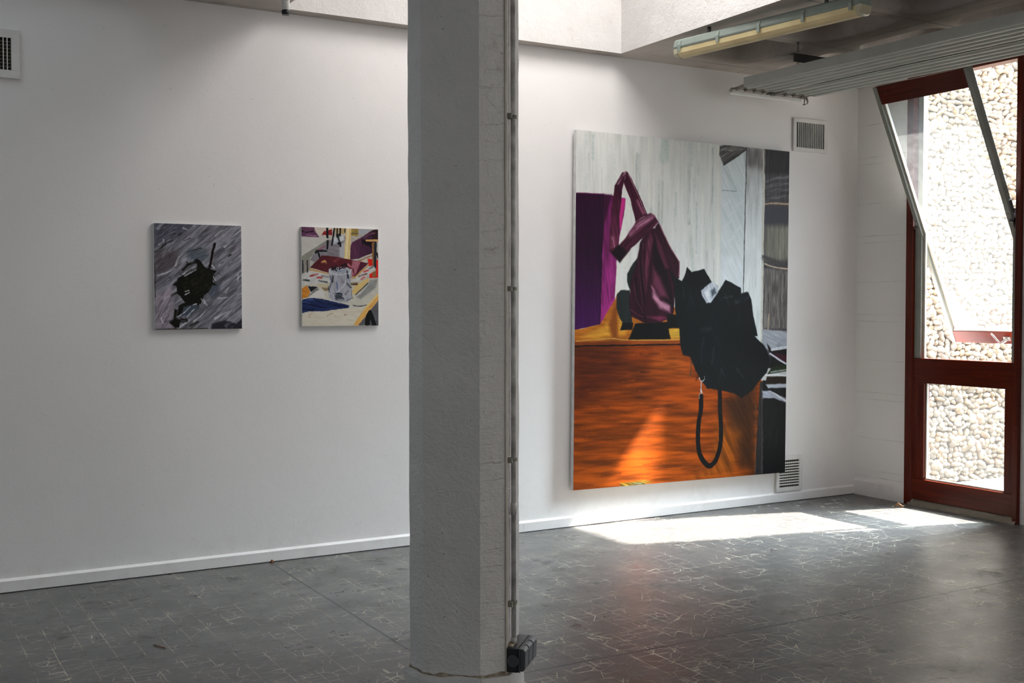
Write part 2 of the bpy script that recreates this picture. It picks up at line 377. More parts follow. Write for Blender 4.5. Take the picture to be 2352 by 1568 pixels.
# ------------------------------------------------------------------ mesh helpers
class MB:
    def __init__(s): s.v = []; s.f = []; s.mi = []; s.sm = []
    def add(s, vs, fs, mi=0, smooth=False):
        o = len(s.v); s.v += [tuple(v) for v in vs]; s.f += [tuple(i+o for i in f) for f in fs]
        s.mi += [mi]*len(fs); s.sm += [smooth]*len(fs); return s
    def box(s, lo, hi, mi=0):
        x0, y0, z0 = lo; x1, y1, z1 = hi
        return s.add([(x0,y0,z0),(x1,y0,z0),(x1,y1,z0),(x0,y1,z0),(x0,y0,z1),(x1,y0,z1),(x1,y1,z1),(x0,y1,z1)],
                     [(0,3,2,1),(4,5,6,7),(0,1,5,4),(1,2,6,5),(2,3,7,6),(3,0,4,7)], mi)
    def obox(s, c, ax, ay, az, hx, hy, hz, mi=0):       # box along three given directions
        c, ax, ay, az = Vector(c), Vector(ax).normalized(), Vector(ay).normalized(), Vector(az).normalized()
        vs = [c + ax*hx*i + ay*hy*j + az*hz*k for k in (-1, 1) for i, j in ((-1,-1),(1,-1),(1,1),(-1,1))]
        return s.add(vs, [(0,3,2,1),(4,5,6,7),(0,1,5,4),(1,2,6,5),(2,3,7,6),(3,0,4,7)], mi)
    def tube(s, pts, r, n=12, cap=True, mi=0, smooth=True):
        pts = [Vector(p) for p in pts]; rs = r if isinstance(r, (list, tuple)) else [r]*len(pts)
        vs = []; a = None
        for i, p in enumerate(pts):
            d = (pts[min(i+1, len(pts)-1)] - pts[max(i-1, 0)]).normalized()
            if a is None: a = d.orthogonal().normalized()
            a = (a - d*a.dot(d)).normalized(); b = d.cross(a)
            vs += [p + (a*math.cos(2*PI*k/n) + b*math.sin(2*PI*k/n))*rs[i] for k in range(n)]
        fs = [(i*n+k, i*n+(k+1) % n, (i+1)*n+(k+1) % n, (i+1)*n+k) for i in range(len(pts)-1) for k in range(n)]
        s.add(vs, fs, mi, smooth)
        if cap:
            m = (len(pts)-1)*n
            s.add(vs[:n], [tuple(range(n))[::-1]], mi); s.add(vs[m:m+n], [tuple(range(n))], mi)
        return s
    def prism(s, outline, z0, z1, mi=0):
        n = len(outline); vs = [(x, y, z0) for x, y in outline] + [(x, y, z1) for x, y in outline]
        return s.add(vs, [tuple(range(n))[::-1], tuple(range(n, 2*n))] + [(i, (i+1) % n, n+(i+1) % n, n+i) for i in range(n)], mi)
    def extrude(s, prof, path_a, path_b, mi=0, closed=True, smooth=False):   # the same profile at two ends
        n = len(prof); A = [path_a(*p) for p in prof]; B = [path_b(*p) for p in prof]
        fs = [(i, (i+1) % n, n+(i+1) % n, n+i) for i in range(n if closed else n-1)]
        s.add(A+B, fs, mi, smooth)
        if closed: s.add(A+B, [tuple(range(n))[::-1], tuple(range(n, 2*n))], mi)
        return s
    def build(s, name, mats, parent=None, bevel=0, seg=2, subsurf=0, loc=None):
        me = bpy.data.meshes.new(name); me.from_pydata(s.v, [], s.f); 
        for m in (mats if isinstance(mats, (list, tuple)) else [mats]): me.materials.append(m)
        me.polygons.foreach_set('material_index', s.mi); me.polygons.foreach_set('use_smooth', s.sm); me.update()
        bm = bmesh.new(); bm.from_mesh(me); bmesh.ops.remove_doubles(bm, verts=bm.verts, dist=1e-6)
        bmesh.ops.recalc_face_normals(bm, faces=bm.faces); bm.to_mesh(me); bm.free()
        o = bpy.data.objects.new(name, me); COL.objects.link(o)
        if parent: o.parent = parent; o.matrix_parent_inverse = parent.matrix_world.inverted() if parent.type != 'EMPTY' else Matrix.Translation(-Vector(parent.location))
        if bevel:
            b = o.modifiers.new('bevel', 'BEVEL'); b.width = bevel; b.segments = seg; b.limit_method = 'ANGLE'; b.angle_limit = math.radians(40)
        if subsurf:
            q = o.modifiers.new('sub', 'SUBSURF'); q.levels = subsurf; q.render_levels = subsurf
        return o
def box(name, lo, hi, mat, parent=None, bevel=0): return MB().box(lo, hi).build(name, mat, parent, bevel)
def empty(name, loc):
    o = bpy.data.objects.new(name, None); COL.objects.link(o); o.location = loc; o.empty_display_size = .1; return o
def tag(o, label=None, cat=None, group=None, kind=None):
    if label: o['label'] = label
    if cat: o['category'] = cat
    if group: o['group'] = group
    if kind: o['kind'] = kind
    return o
def struct(o): o['kind'] = 'structure'; return o

# ------------------------------------------------------------------ the room
WY, WX, CZ = 6.41, 6.818, 3.2            # main wall, right wall, ceiling
XL, YB = -3.5, -3.0
EX = 6.90                                 # outer face of the right wall
TOP = 4.5
struct(box('floor', (XL, YB, -.2), (EX, WY+.2, 0), MAT_FLOOR))
struct(box('floor_outside', (EX, YB-4, -.25), (16, WY+.2, -.02), MAT_GROUND))
w = MB().box((XL-.2, WY, 0), (WX, WY+.2, TOP)); struct(w.build('wall_main', MAT_WALL))
DY0, DY1 = 4.93, 5.895                    # the door opening in the right wall
w = MB().box((WX, DY1, 0), (EX, WY+.2, TOP)).box((WX, YB-.2, 0), (EX, DY0, .3)).box((WX, YB-.2, 3.0), (EX, DY0, TOP))
w.box((WX, 2.9, .3), (EX, DY0, 3.0)).box((WX, YB-.2, .3), (EX, -.9, 3.0)).box((WX, DY0, 3.2), (EX, DY1, TOP))
struct(w.build('wall_right', MAT_BOARD))
w = MB().box((XL-.2, YB, 0), (XL, WY, TOP)); struct(w.build('wall_left', MAT_WALL))
w = MB().box((XL-.2, YB-.2, 0), (WX, YB, TOP)); struct(w.build('wall_behind', MAT_WALL))
MAT_SUN_BLOCK = plain('white_sun_block', (.7, .7, .68, 1), .8)
# unseen opaque panel, added in the window opening to block the sun
struct(box('window_2_sun_block', (WX+.03, -.9, .3), (WX+.05, 2.9, 3.0), MAT_SUN_BLOCK))

WELLS = [(2.105, 4.465, 4.15, 6.305), (-1.1, 1.2, 4.15, 6.305)]
def ceiling():
    m = MB()
    # flat parts of the soffit, with a hole for each roof light and a moulded coffer in each bay to the right
    xs = [XL, -1.1, 1.2, 2.105, 4.465, 4.62, 5.57, WX]; ys = [YB, .85, 1.62, 2.39, 3.16, 3.93, 4.15, 4.70, 5.47, 6.24, 6.305, WY]
    def quad(x0, y0, x1, y1, z=CZ): m.add([(x0,y0,z),(x0,y1,z),(x1,y1,z),(x1,y0,z)], [(0,1,2,3)])
    quad(XL, YB, 4.62, 4.15)
    for (a, b) in ((XL, -1.1), (1.2, 2.105), (4.465, 4.62)): quad(a, 4.15, b, WY)
    for (a, b) in ((-1.1, 1.2), (2.105, 4.465)): quad(a, 6.305, b, WY)
    quad(4.62, 6.24, WX, WY); quad(4.62, YB, WX, .85)
    rows = [(.85+.77*i, .85+.77*(i+1)) for i in range(7)]
    for (a, b) in ((4.62, 5.57), (5.57, 6.62)):
        for (c, d) in rows:
            x0, x1 = a+(.12 if a < 5 else .115), b-.115; y0, y1 = c+.05, d-.05
            N = 7; loops = []
            def rr(x0, x1, y0, y1, r, z):
                L = []
                for (cx, cy, a0) in ((x1-r, y1-r, 0), (x0+r, y1-r, 90), (x0+r, y0+r, 180), (x1-r, y0+r, 270)):
                    for k in range(N):
                        t = math.radians(a0 + 90*k/(N-1)); L.append((cx+r*math.cos(t), cy+r*math.sin(t), z))
                return L
            for (ins, r, z) in ((0, .14, CZ), (.012, .135, CZ+.006), (.022, .13, CZ+.03), (.04, .12, CZ+.3), (.055, .11, CZ+.36), (.1, .08, CZ+.39)):
                loops.append(rr(x0+ins, x1-ins, y0+ins, y1-ins, r, z))
            n = len(loops[0])
            o = [(x, y, CZ) for x, y in ((b, d), (a, d), (a, c), (b, c))]
            vs = o + [p for l in loops for p in l]; fs = []
            for q in range(4):
                s0 = 4+q*N
                for k in range(N-1): fs.append((q, s0+k+1, s0+k))
                fs.append((q, (q+1) % 4, 4+((q+1) % 4)*N, s0+N-1))
            m.add(vs, fs, 0)
            vs2 = [p for l in loops for p in l]
            m.add(vs2, [(i*n+k, i*n+(k+1) % n, (i+1)*n+(k+1) % n, (i+1)*n+k) for i in range(len(loops)-1) for k in range(n)], 0, True)
            m.add(loops[-1], [tuple(range(n))], 0)
    quad(6.62, .85, WX, 6.24)
    struct(m.build('ceiling', MAT_CEIL))
    b = MB()
    for (x0, x1, y0, y1) in WELLS:
        Z = 4.46
        # four shaft walls, 4 cm thick, standing on the soffit so that only their inner face meets the opening
        c = [(x0, y0), (x1, y0), (x1, y1), (x0, y1)]; o4 = [(x0-.04, y0-.04), (x1+.04, y0-.04), (x1+.04, y1+.04), (x0-.04, y1+.04)]
        vs = [(x, y, CZ) for x, y in c] + [(x, y, Z) for x, y in c] + [(x, y, CZ+.01) for x, y in o4] + [(x, y, Z) for x, y in o4]
        for i in range(4):
            j = (i+1) % 4
            b.add(vs, [(i, j, 4+j, 4+i), (8+i, 8+j, 12+j, 12+i), (i, j, 8+j, 8+i)])
    o = b.build('ceiling_roof_light_shafts', MAT_WELL); struct(o)
    struct(box('ceiling_roof_slab', (XL-.2, YB-.2, 4.46), (EX, WY+.2, 4.7), MAT_CEIL))
ceiling()
# roof slab edge on the outside, above the coffers, and skirtings
struct(box('trim_gap_shade', (XL, WY-.012, 0), (WX, WY, .012), MAT_BLACK))  # black strip standing in for the shaded gap under the skirting
m = MB(); m.add([(XL,WY-.018,.0055),(WX-.02,WY-.018,.0045),(WX-.02,WY-.018,.062),(XL,WY-.018,.062),(XL,WY,.074),(WX-.02,WY,.074)], [(0,1,2,3),(3,2,5,4)])
m.add([(3.75,WY-.0185,0),(3.751,WY-.0195,0),(3.751,WY-.0195,.06),(3.75,WY-.0185,.06)], [(0,1,2,3)])
struct(m.build('baseboard_main', MAT_WALL))
m = MB(); m.add([(WX-.02,WY,0),(WX-.02,DY1+.002,0),(WX-.02,DY1+.002,.112),(WX-.02,WY,.112),(WX,WY,.126),(WX,DY1+.002,.126),(WX,DY1+.002,0)], [(0,1,2,3),(3,2,5,4),(1,6,5,2)])
struct(m.build('baseboard_right', MAT_WALL))

def value_noise(x, y, seed):
    r = np.random.RandomState(seed).rand(64, 64)
    xi = np.floor(x).astype(int); yi = np.floor(y).astype(int)
    fx = x - xi; fy = y - yi
    fx = fx*fx*(3 - 2*fx); fy = fy*fy*(3 - 2*fy)
    a = r[yi % 64, xi % 64]; b = r[yi % 64, (xi+1) % 64]
    c = r[(yi+1) % 64, xi % 64]; d = r[(yi+1) % 64, (xi+1) % 64]
    return (a*(1-fx)+b*fx)*(1-fy) + (c*(1-fx)+d*fx)*fy

def streaks(X, Y, ang, width, seed):
    """brush-hair noise, long along the stroke direction, X and Y in thousandths of the canvas width"""
    a = math.radians(ang); u = X*math.cos(a) + Y*math.sin(a); v = -X*math.sin(a) + Y*math.cos(a)
    w = max(width, 3)
    return (value_noise(u/(w*9), v/w, seed) + .6*value_noise(u/(w*5)+9, v/(w*.45)+5, seed+1)
            + .4*value_noise(u/(w*3)+3, v/(w*.25), seed+2) - 1.0) * 1.6

def paint_picture(ops, nx, ny, aspect, warp=6):
    """paints a picture on a grid of canvas points; returns sRGB 0..255, shape (ny, nx, 3)"""
    U, V = np.meshgrid(np.linspace(0, 1000, nx), np.linspace(0, 1000*aspect, ny))
    img = np.zeros((ny, nx, 3)) + 160.
    px = 1000/(nx-1)
    for k, op in enumerate(ops):
        pts = np.array(op[2], float).reshape(-1, 2) * [1, aspect]
        if op[0] == 'L' and len(pts) > 2:      # bend the stroke smoothly through its points
            P = np.vstack([2*pts[0]-pts[1], pts, 2*pts[-1]-pts[-2]]); out = []
            for q in range(1, len(P)-2):
                for t in np.arange(0, 1, .2):
                    out.append(.5*(2*P[q] + (P[q+1]-P[q-1])*t + (2*P[q-1]-5*P[q]+4*P[q+1]-P[q+2])*t*t + (3*P[q]-P[q-1]-3*P[q+1]+P[q+2])*t**3))
            pts = np.array(out + [pts[-1]])
        if op[0] == 'P':
            pad = op[3]*1.5 + 4*px
        else:
            pad = max(op[3], op[4]) + op[5]*1.2 + 2*px
        x0, y0 = pts.min(0) - pad; x1, y1 = pts.max(0) + pad
        i0 = max(0, int(x0/px)); i1 = min(nx, int(x1/px)+2); j0 = max(0, int(y0/px)); j1 = min(ny, int(y1/px)+2)
        if i1 <= i0 or j1 <= j0: continue
        X = U[j0:j1, i0:i1]; Y = V[j0:j1, i0:i1]
        wob = (value_noise(X/14, Y/14, 5) - .5) * 3
        wx = (value_noise(X/23, Y/23, 8) - .5) * warp; wy = (value_noise(X/23, Y/23, 9) - .5) * warp
        X = X + wx; Y = Y + wy
        d = np.full(X.shape, 1e9)
        closed = op[0] == 'P'
        n = len(pts); w = np.zeros(X.shape)
        inside = np.zeros(X.shape, bool)
        for q in range(n if closed else n-1):
            ax, ay = pts[q]; bx, by = pts[(q+1) % n]
            ex, ey = bx-ax, by-ay; L2 = ex*ex+ey*ey + 1e-9
            t = np.clip(((X-ax)*ex + (Y-ay)*ey)/L2, 0, 1)
            dd = np.hypot(X-ax-t*ex, Y-ay-t*ey)
            if closed:
                if ay != by:
                    c = ((Y >= min(ay, by)) & (Y < max(ay, by))) & (X < ax + (Y-ay)*ex/ey)
                    inside ^= c
            else:
                g = (q+t)/(n-1)
                w = np.where(dd < d, op[3]*(1-g)+op[4]*g, w)
            d = np.minimum(d, dd)
        soft = max((op[3] if closed else op[5])*.8, px)
        if closed:
            sd = np.where(inside, d, -d) + wob*.6
            al = np.clip(.5 + sd/(2*soft), 0, 1)
        else:
            sd = w*.5 - d + wob*.4
            al = np.clip(.5 + sd/(soft*1.2), 0, 1) * op[6]
        al = al*al*(3-2*al) if soft > px*1.5 else al
        col = np.zeros(X.shape+(3,)) + np.array(op[1], float)
        if closed and op[5]:
            c2, gx0, gy0, gx1, gy1 = op[5]
            gx, gy = gx1-gx0, (gy1-gy0)*aspect
            t = np.clip(((X-gx0)*gx + (Y-gy0*aspect)*gy)/(gx*gx+gy*gy+1e-9), 0, 1)[..., None]
            col = col*(1-t) + np.array(c2, float)*t
        if closed and op[4]:
            ang, amp, wd = op[4]
            col = col * np.clip(1 + (amp * streaks(X, Y, ang, wd, 20+k*3 % 60))[..., None] / max(110., sum(op[1])/3.), .3, 2.)
        elif not closed:
            if op[5] >= 5:                     # a dry brush leaves broken hairs
                e = pts[-1] - pts[0]
                hair = streaks(X, Y, math.degrees(math.atan2(e[1], e[0])), max(op[3]*.35, 4), k % 40)
                al = al * np.clip(.75 + .8*hair, 0, 1)
            col = col * (1 + .12*(value_noise(X/5, Y/5, k % 50) - .5))[..., None]
        img[j0:j1, i0:i1] = img[j0:j1, i0:i1]*(1-al[..., None]) + col*al[..., None]
    fine = (value_noise(U/3.1, V/3.1, 77) - .5) * 7
    return np.clip(img * (1 + fine[..., None]/150), 2, 250)

# pictures: brush strokes (L) and painted areas (P) in thousandths of the canvas
BIG_PICTURE = [
('P',(190,193,188),[-9,-8,1019,-7,1030,672,-5,657],2,(90,15,14),0),
('L',(150,158,156),[149,180,149,253],12.5,12.5,7,0.4619598355487644),
('L',(172,180,176),[585,151,591,246],11.1,11.1,7,0.5427615079460361),
('L',(196,204,202),[299,206,297,258],16.7,16.7,7,0.3864778523105245),
('L',(150,158,156),[14,263,11,314],14.9,14.9,7,0.5382496789316426),
('L',(212,214,205),[169,196,171,323],16.6,16.6,7,0.38823719140026036),
('L',(205,208,196),[512,146,510,279],7.1,7.1,7,0.32594542943159804),
('L',(205,208,196),[624,138,625,241],15.5,15.5,7,0.4509079573513468),
('L',(205,208,196),[336,125,338,185],16.7,16.7,7,0.5497401982388644),
('L',(198,200,180),[643,221,642,276],12.0,12.0,7,0.45018446109583693),
('L',(150,158,156),[67,221,66,318],6.9,6.9,7,0.4187004979616394),
('L',(160,168,164),[404,165,404,237],7.2,7.2,7,0.35286193638667174),
('L',(150,158,156),[492,297,495,340],10.0,10.0,7,0.4552312840955999),
('L',(172,180,176),[348,318,353,383],9.2,9.2,7,0.27693974664689414),
('L',(212,214,205),[377,10,376,67],8.6,8.6,7,0.4914065757010321),
('L',(172,180,176),[634,103,638,179],10.0,10.0,7,0.4111433714960666),
('L',(150,158,156),[327,206,325,303],17.2,17.2,7,0.5340292120535626),
('L',(205,208,196),[170,210,170,316],8.5,8.5,7,0.3560475982125898),
('L',(205,208,196),[212,260,210,394],12.9,12.9,7,0.47126318735364037),
('L',(196,204,202),[41,212,44,293],12.8,12.8,7,0.34762354387575384),
('L',(160,168,164),[308,189,312,320],8.5,8.5,7,0.40970924537273273),
('L',(205,208,196),[374,110,376,183],15.7,15.7,7,0.34244803678349695),
('L',(150,158,156),[502,28,504,148],7.0,7.0,7,0.42500375045752703),
('L',(196,204,202),[413,90,414,160],13.9,13.9,7,0.28564459242115503),
('L',(212,214,205),[201,107,204,225],17.1,17.1,7,0.2779819184381409),
('L',(205,208,196),[472,69,470,164],6.9,6.9,7,0.43536966990793763),
('L',(172,180,176),[121,269,124,387],9.5,9.5,7,0.5397812554588768),
('L',(212,214,205),[56,209,55,302],15.1,15.1,7,0.34491107286998834),
('L',(212,214,205),[216,134,213,212],10.4,10.4,7,0.3198498703660937),
('L',(150,158,156),[300,272,301,371],17.0,17.0,7,0.5745820250439684),
('L',(196,204,202),[140,248,142,366],17.1,17.1,7,0.440351367141113),
('L',(205,208,196),[574,291,572,417],8.4,8.4,7,0.26230057229297793),
('L',(212,214,205),[514,170,515,228],5.6,5.6,7,0.5108543935588366),
('L',(150,158,156),[108,100,109,201],6.1,6.1,7,0.5695796677042347),
('L',(150,158,156),[72,44,73,174],14.9,14.9,7,0.37314457056880823),
('L',(172,180,176),[124,178,123,294],8.7,8.7,7,0.5613716459432085),
('L',(150,158,156),[83,309,86,392],6.0,6.0,7,0.34498896179266664),
('L',(212,214,205),[168,174,167,251],15.4,15.4,7,0.549957854816256),
('L',(212,214,205),[493,8,498,50],15.8,15.8,7,0.280144802707371),
('L',(205,208,196),[315,95,315,163],10.1,10.1,7,0.3564413765541621),
('L',(172,180,176),[167,329,168,408],14.1,14.1,7,0.3830833217378888),
('L',(150,158,156),[52,63,53,135],12.0,12.0,7,0.47283674761955674),
('L',(196,204,202),[31,299,31,340],14.0,14.0,7,0.3971798642173496),
('L',(150,158,156),[441,155,440,217],12.6,12.6,7,0.5310980699860378),
('L',(205,208,196),[140,42,139,81],16.3,16.3,7,0.5268209137366928),
('L',(198,200,180),[164,153,166,201],15.7,15.7,7,0.43556285073879575),
('L',(150,158,156),[234,29,232,97],12.6,12.6,7,0.25171544749842334),
('L',(160,168,164),[92,260,92,300],13.4,13.4,7,0.38151625478792006),
('L',(160,168,164),[524,109,528,234],13.6,13.6,7,0.5426636829504536),
('L',(160,168,164),[616,189,621,310],12.3,12.3,7,0.43515240326751226),
('L',(150,158,156),[149,184,146,230],9.3,9.3,7,0.4473920715089721),
('L',(172,180,176),[529,74,530,130],13.9,13.9,7,0.5799182846233657),
('L',(150,158,156),[158,198,159,326],6.4,6.4,7,0.42510836372034566),
('L',(172,180,176),[629,129,630,245],12.3,12.3,7,0.452938764436912),
('L',(212,214,205),[597,228,601,282],7.2,7.2,7,0.2835512557945059),
('L',(212,214,205),[478,313,480,403],15.8,15.8,7,0.2976996749160817),
('L',(172,180,176),[478,44,482,133],11.9,11.9,7,0.5228373300548812),
('L',(150,158,156),[427,293,429,391],8.7,8.7,7,0.326161707248759),
('L',(172,180,176),[18,164,19,237],8.3,8.3,7,0.4189084751231341),
('L',(196,204,202),[554,135,556,244],11.1,11.1,7,0.5421141074271065),
('L',(196,204,202),[526,185,524,272],16.9,16.9,7,0.5240902882572707),
('L',(172,180,176),[565,3,568,134],14.9,14.9,7,0.2742425049509864),
('L',(198,200,180),[136,83,135,206],7.7,7.7,7,0.49665701043829363),
('L',(198,200,180),[553,305,550,369],7.6,7.6,7,0.2818353329236727),
('L',(205,208,196),[509,32,506,97],10.9,10.9,7,0.5069328683348564),
('L',(212,214,205),[209,3,209,72],8.0,8.0,7,0.45478688821069324),
('L',(160,168,164),[617,122,621,216],6.3,6.3,7,0.40139643728274965),
('L',(150,158,156),[275,169,279,231],10.0,10.0,7,0.5203467363786067),
('L',(196,204,202),[482,95,487,201],15.3,15.3,7,0.28750805753444425),
('L',(150,158,156),[609,104,607,201],11.4,11.4,7,0.3732552202107988),
('L',(172,180,176),[457,230,460,325],14.3,14.3,7,0.30233967052911626),
('L',(160,168,164),[233,304,237,386],7.1,7.1,7,0.36603546944068516),
('L',(196,204,202),[459,202,457,296],11.3,11.3,7,0.5237740036974357),
('L',(150,158,156),[447,32,448,88],14.4,14.4,7,0.3757278210293436),
('L',(160,168,164),[166,125,167,247],8.7,8.7,7,0.4934061096542737),
('L',(212,214,205),[325,286,326,418],14.8,14.8,7,0.3735095975868553),
('L',(160,168,164),[542,28,544,93],12.3,12.3,7,0.5684812303971594),
('L',(196,204,202),[72,235,75,326],15.3,15.3,7,0.512045146487405),
('L',(172,180,176),[373,50,374,127],7.5,7.5,7,0.3126111032122884),
('L',(198,200,180),[557,118,561,186],16.2,16.2,7,0.5822629785916138),
('L',(196,204,202),[240,179,240,273],11.8,11.8,7,0.4974299535512271),
('L',(172,180,176),[577,222,580,263],5.4,5.4,7,0.5196597692712196),
('L',(212,214,205),[420,167,418,257],14.9,14.9,7,0.32416167641410076),
('L',(160,168,164),[522,315,524,450],17.1,17.1,7,0.5622176274911554),
('L',(160,168,164),[87,266,84,362],12.9,12.9,7,0.4270838627758824),
('L',(205,208,196),[312,-7,315,64],13.9,13.9,7,0.297024834738524),
('L',(196,204,202),[551,199,549,332],17.5,17.5,7,0.599249658974544),
('L',(196,204,202),[128,20,130,76],11.3,11.3,7,0.2881927492127627),
('L',(172,180,176),[29,31,29,86],11.2,11.2,7,0.27379468558805053),
('L',(160,168,164),[545,61,546,149],14.6,14.6,7,0.3905102420853847),
('L',(205,208,196),[114,301,118,407],10.8,10.8,7,0.3765351359454241),
('L',(205,208,196),[253,321,256,437],7.1,7.1,7,0.41099571203319374),
('L',(212,214,205),[122,69,122,122],13.1,13.1,7,0.29874059400353037),
('L',(198,200,180),[384,151,381,207],10.9,10.9,7,0.39271003947774774),
('L',(212,214,205),[445,12,446,91],16.5,16.5,7,0.559077642683824),
('L',(205,208,196),[151,128,152,183],9.6,9.6,7,0.2933809567842269),
('L',(142,150,150),[265,55,266,174],23.0,23.0,9,0.7),
('L',(138,144,142),[501,65,503,240],14.9,14.9,9,0.7),
('L',(152,158,156),[369,128,370,240],27.0,27.0,9,0.7),
('L',(140,148,150),[612,14,614,176],10.8,10.8,9,0.7),
('L',(178,186,182),[151,70,151,131],40.5,40.5,9,0.7),
('L',(160,172,170),[381,-10,382,53],54.0,54.0,9,0.7),
('L',(168,178,176),[508,-14,509,62],40.5,40.5,9,0.7),
('L',(178,186,184),[40,13,41,168],20.3,20.3,9,0.7),
('L',(160,170,168),[70,11,71,75],16.2,16.2,9,0.7),
('L',(150,158,156),[538,179,539,324],9.5,9.5,9,0.7),
('L',(168,174,172),[436,200,438,368],13.5,13.5,9,0.7),
('L',(214,216,208),[565,153,567,366],10.8,10.8,9,0.7),
('L',(212,212,190),[639,4,644,407],9.5,9.5,9,0.7),
('L',(210,212,196),[316,7,318,189],9.5,9.5,9,0.7),
('L',(206,208,196),[468,-3,470,241],8.1,8.1,9,0.7),
('L',(198,202,188),[215,209,216,373],40.5,40.5,9,0.7),
('L',(206,206,190),[178,374,179,455],20.3,20.3,9,0.7),
('L',(206,210,200),[336,80,337,213],9.5,9.5,9,0.7),
('L',(158,162,160),[588,322,588,387],13.5,13.5,9,0.7),
('L',(150,152,150),[623,343,624,420],8.1,8.1,9,0.7),
('P',(176,186,190),[655,-2,782,-3,775,493,660,450],5,(60,12,10),0),
('P',(190,202,210),[665,333,768,331,770,440,666,411],25,(60,16,8),0),
('P',(92,90,88),[646,5,703,-5,785,0,739,30,667,61,643,31],5,(150,30,8),0),
('L',(150,150,146),[652,16,738,-3],4.7,4.7,5,0.7),
('L',(150,150,146),[672,16,749,2],4.7,4.7,5,0.7),
('L',(150,150,146),[691,16,758,6],4.7,4.7,5,0.7),
('L',(60,58,58),[667,60,778,6],5.4,5.4,3,1.0),
('L',(140,150,150),[665,66,730,132],2.7,2.7,3,0.8),
('L',(110,118,120),[659,136,730,135],2.7,2.7,2,1.0),
('L',(205,212,216),[671,245,709,224],8.1,8.1,8,0.5),
('L',(205,212,216),[692,287,731,267],8.1,8.1,8,0.5),
('L',(205,212,216),[721,260,760,239],8.1,8.1,8,0.5),
('L',(205,212,216),[663,185,701,164],8.1,8.1,8,0.5),
('L',(205,212,216),[698,209,737,188],8.1,8.1,8,0.5),
('L',(205,212,216),[679,357,718,336],8.1,8.1,8,0.5),
('L',(205,212,216),[715,378,754,357],8.1,8.1,8,0.5),
('L',(205,212,216),[727,182,766,161],8.1,8.1,8,0.5),
('P',(150,152,152),[780,-1,871,0,873,634,770,493],2,(90,14,8),((188,196,198),782,56,851,272)),
('P',(112,108,108),[780,-1,871,0,870,64,777,56],30,(90,14,8),0),
('L',(78,76,76),[779,1,772,440],4.1,4.1,3,1.0),
('L',(170,165,150),[866,3,867,625],6.1,6.1,3,1.0),
('P',(84,82,84),[874,-2,1019,-4,1030,672,872,670],2,(90,14,6),0),
('P',(70,68,70),[874,-2,1019,-4,1020,69,875,73],15,(90,12,6),0),
('L',(118,116,122),[880,97,923,87,975,81,1021,78],13.5,13.5,12,0.7),
('L',(118,116,122),[880,117,923,107,975,101,1021,98],13.5,13.5,12,0.7),
('L',(118,116,122),[880,135,923,125,976,119,1021,116],13.5,13.5,12,0.7),
('L',(118,116,122),[881,157,924,147,976,141,1022,138],13.5,13.5,12,0.7),
('L',(150,132,112),[876,168,931,163,1022,163],6.8,6.8,4,0.9),
('P',(78,78,86),[876,178,1022,172,1023,221,877,227],12,0,0),
('P',(118,118,108),[879,235,1023,228,1025,338,878,339],20,(90,12,10),0),
('L',(84,82,84),[879,333,957,357,1025,361],33.8,33.8,20,1.0),
('L',(165,150,132),[880,351,912,358,957,362,1025,364],5.4,5.4,3,0.9),
('P',(104,100,98),[876,364,1025,370,1028,550,876,550],6,(90,22,5),0),
('L',(150,132,112),[904,505,901,554],4.1,4.1,3,1.0),
('P',(128,132,140),[872,556,1028,559,1029,595,938,626,871,607],6,(20,14,8),0),
('P',(52,9,50),[-14,174,117,172,113,375,106,538,-12,556],2,(85,10,8),((70,14,84),60,336,13,545)),
('P',(104,28,84),[117,172,212,179,207,226,191,275,177,357,170,474,123,538,105,538,111,375],2,(85,18,8),((122,32,98),115,254,172,414)),
('P',(64,14,52),[117,172,152,173,121,253,113,302],10,0,0),
('P',(162,34,108),[180,177,212,180,194,269,184,259],5,0,0),
('P',(150,40,112),[154,472,170,461,165,484,123,535,109,536],6,0,0),
('L',(30,5,36),[117,173,112,334,106,537],3.4,3.4,4,1.0),
('L',(100,30,80),[3,174,117,172],3.4,3.4,2,1.0),
('P',(146,84,20),[-12,556,106,538,170,468,182,447,480,494,481,588,-11,589],2,(5,16,10),0),
('P',(176,122,34),[173,504,230,537,218,566,80,578,25,573,123,545],14,(5,20,8),0),
('P',(120,62,14),[170,480,185,496,186,578,161,578,142,537],14,0,0),
('P',(182,140,44),[400,550,474,550,474,577,427,577],8,(5,20,8),0),
('L',(190,150,70),[7,584,155,578,231,582,464,582],4.1,4.1,4,0.8),
('P',(126,58,16),[-11,586,481,584,481,599,-11,598],2,(0,12,8),0),
('P',(110,44,3),[-12,598,525,593,883,714,845,1008,-10,1011],2,(1,26,16),((128,56,5),148,649,211,988)),
('P',(88,32,3),[-6,601,220,599,197,697,-5,771],60,(1,18,10),0),
('P',(134,60,8),[357,612,512,629,526,703,333,676],50,(1,22,10),0),
('P',(70,36,12),[681,765,841,718,845,998,767,975,717,888],50,(60,16,10),0),
('P',(118,60,8),[662,823,766,869,732,986,530,996,630,968],50,(60,20,12),0),
('L',(140,56,5),[30,869,159,868],8.9,8.9,8,0.5865825750320542),
('L',(84,30,2),[229,816,348,816],5.7,5.7,8,0.28280055686721384),
('L',(84,30,2),[322,970,371,969],3.4,3.4,8,0.4260615856409974),
('L',(140,56,5),[225,680,282,674],6.7,6.7,8,0.531256042178886),
('L',(84,30,2),[436,965,515,964],7.8,7.8,8,0.38802443244101714),
('L',(100,38,2),[448,681,499,681],5.6,5.6,8,0.48801671730293006),
('L',(100,38,2),[438,678,565,677],9.8,9.8,8,0.37698890813135943),
('L',(100,38,2),[194,694,264,690],6.9,6.9,8,0.513460027515863),
('L',(100,38,2),[434,873,477,876],8.6,8.6,8,0.5379786853747428),
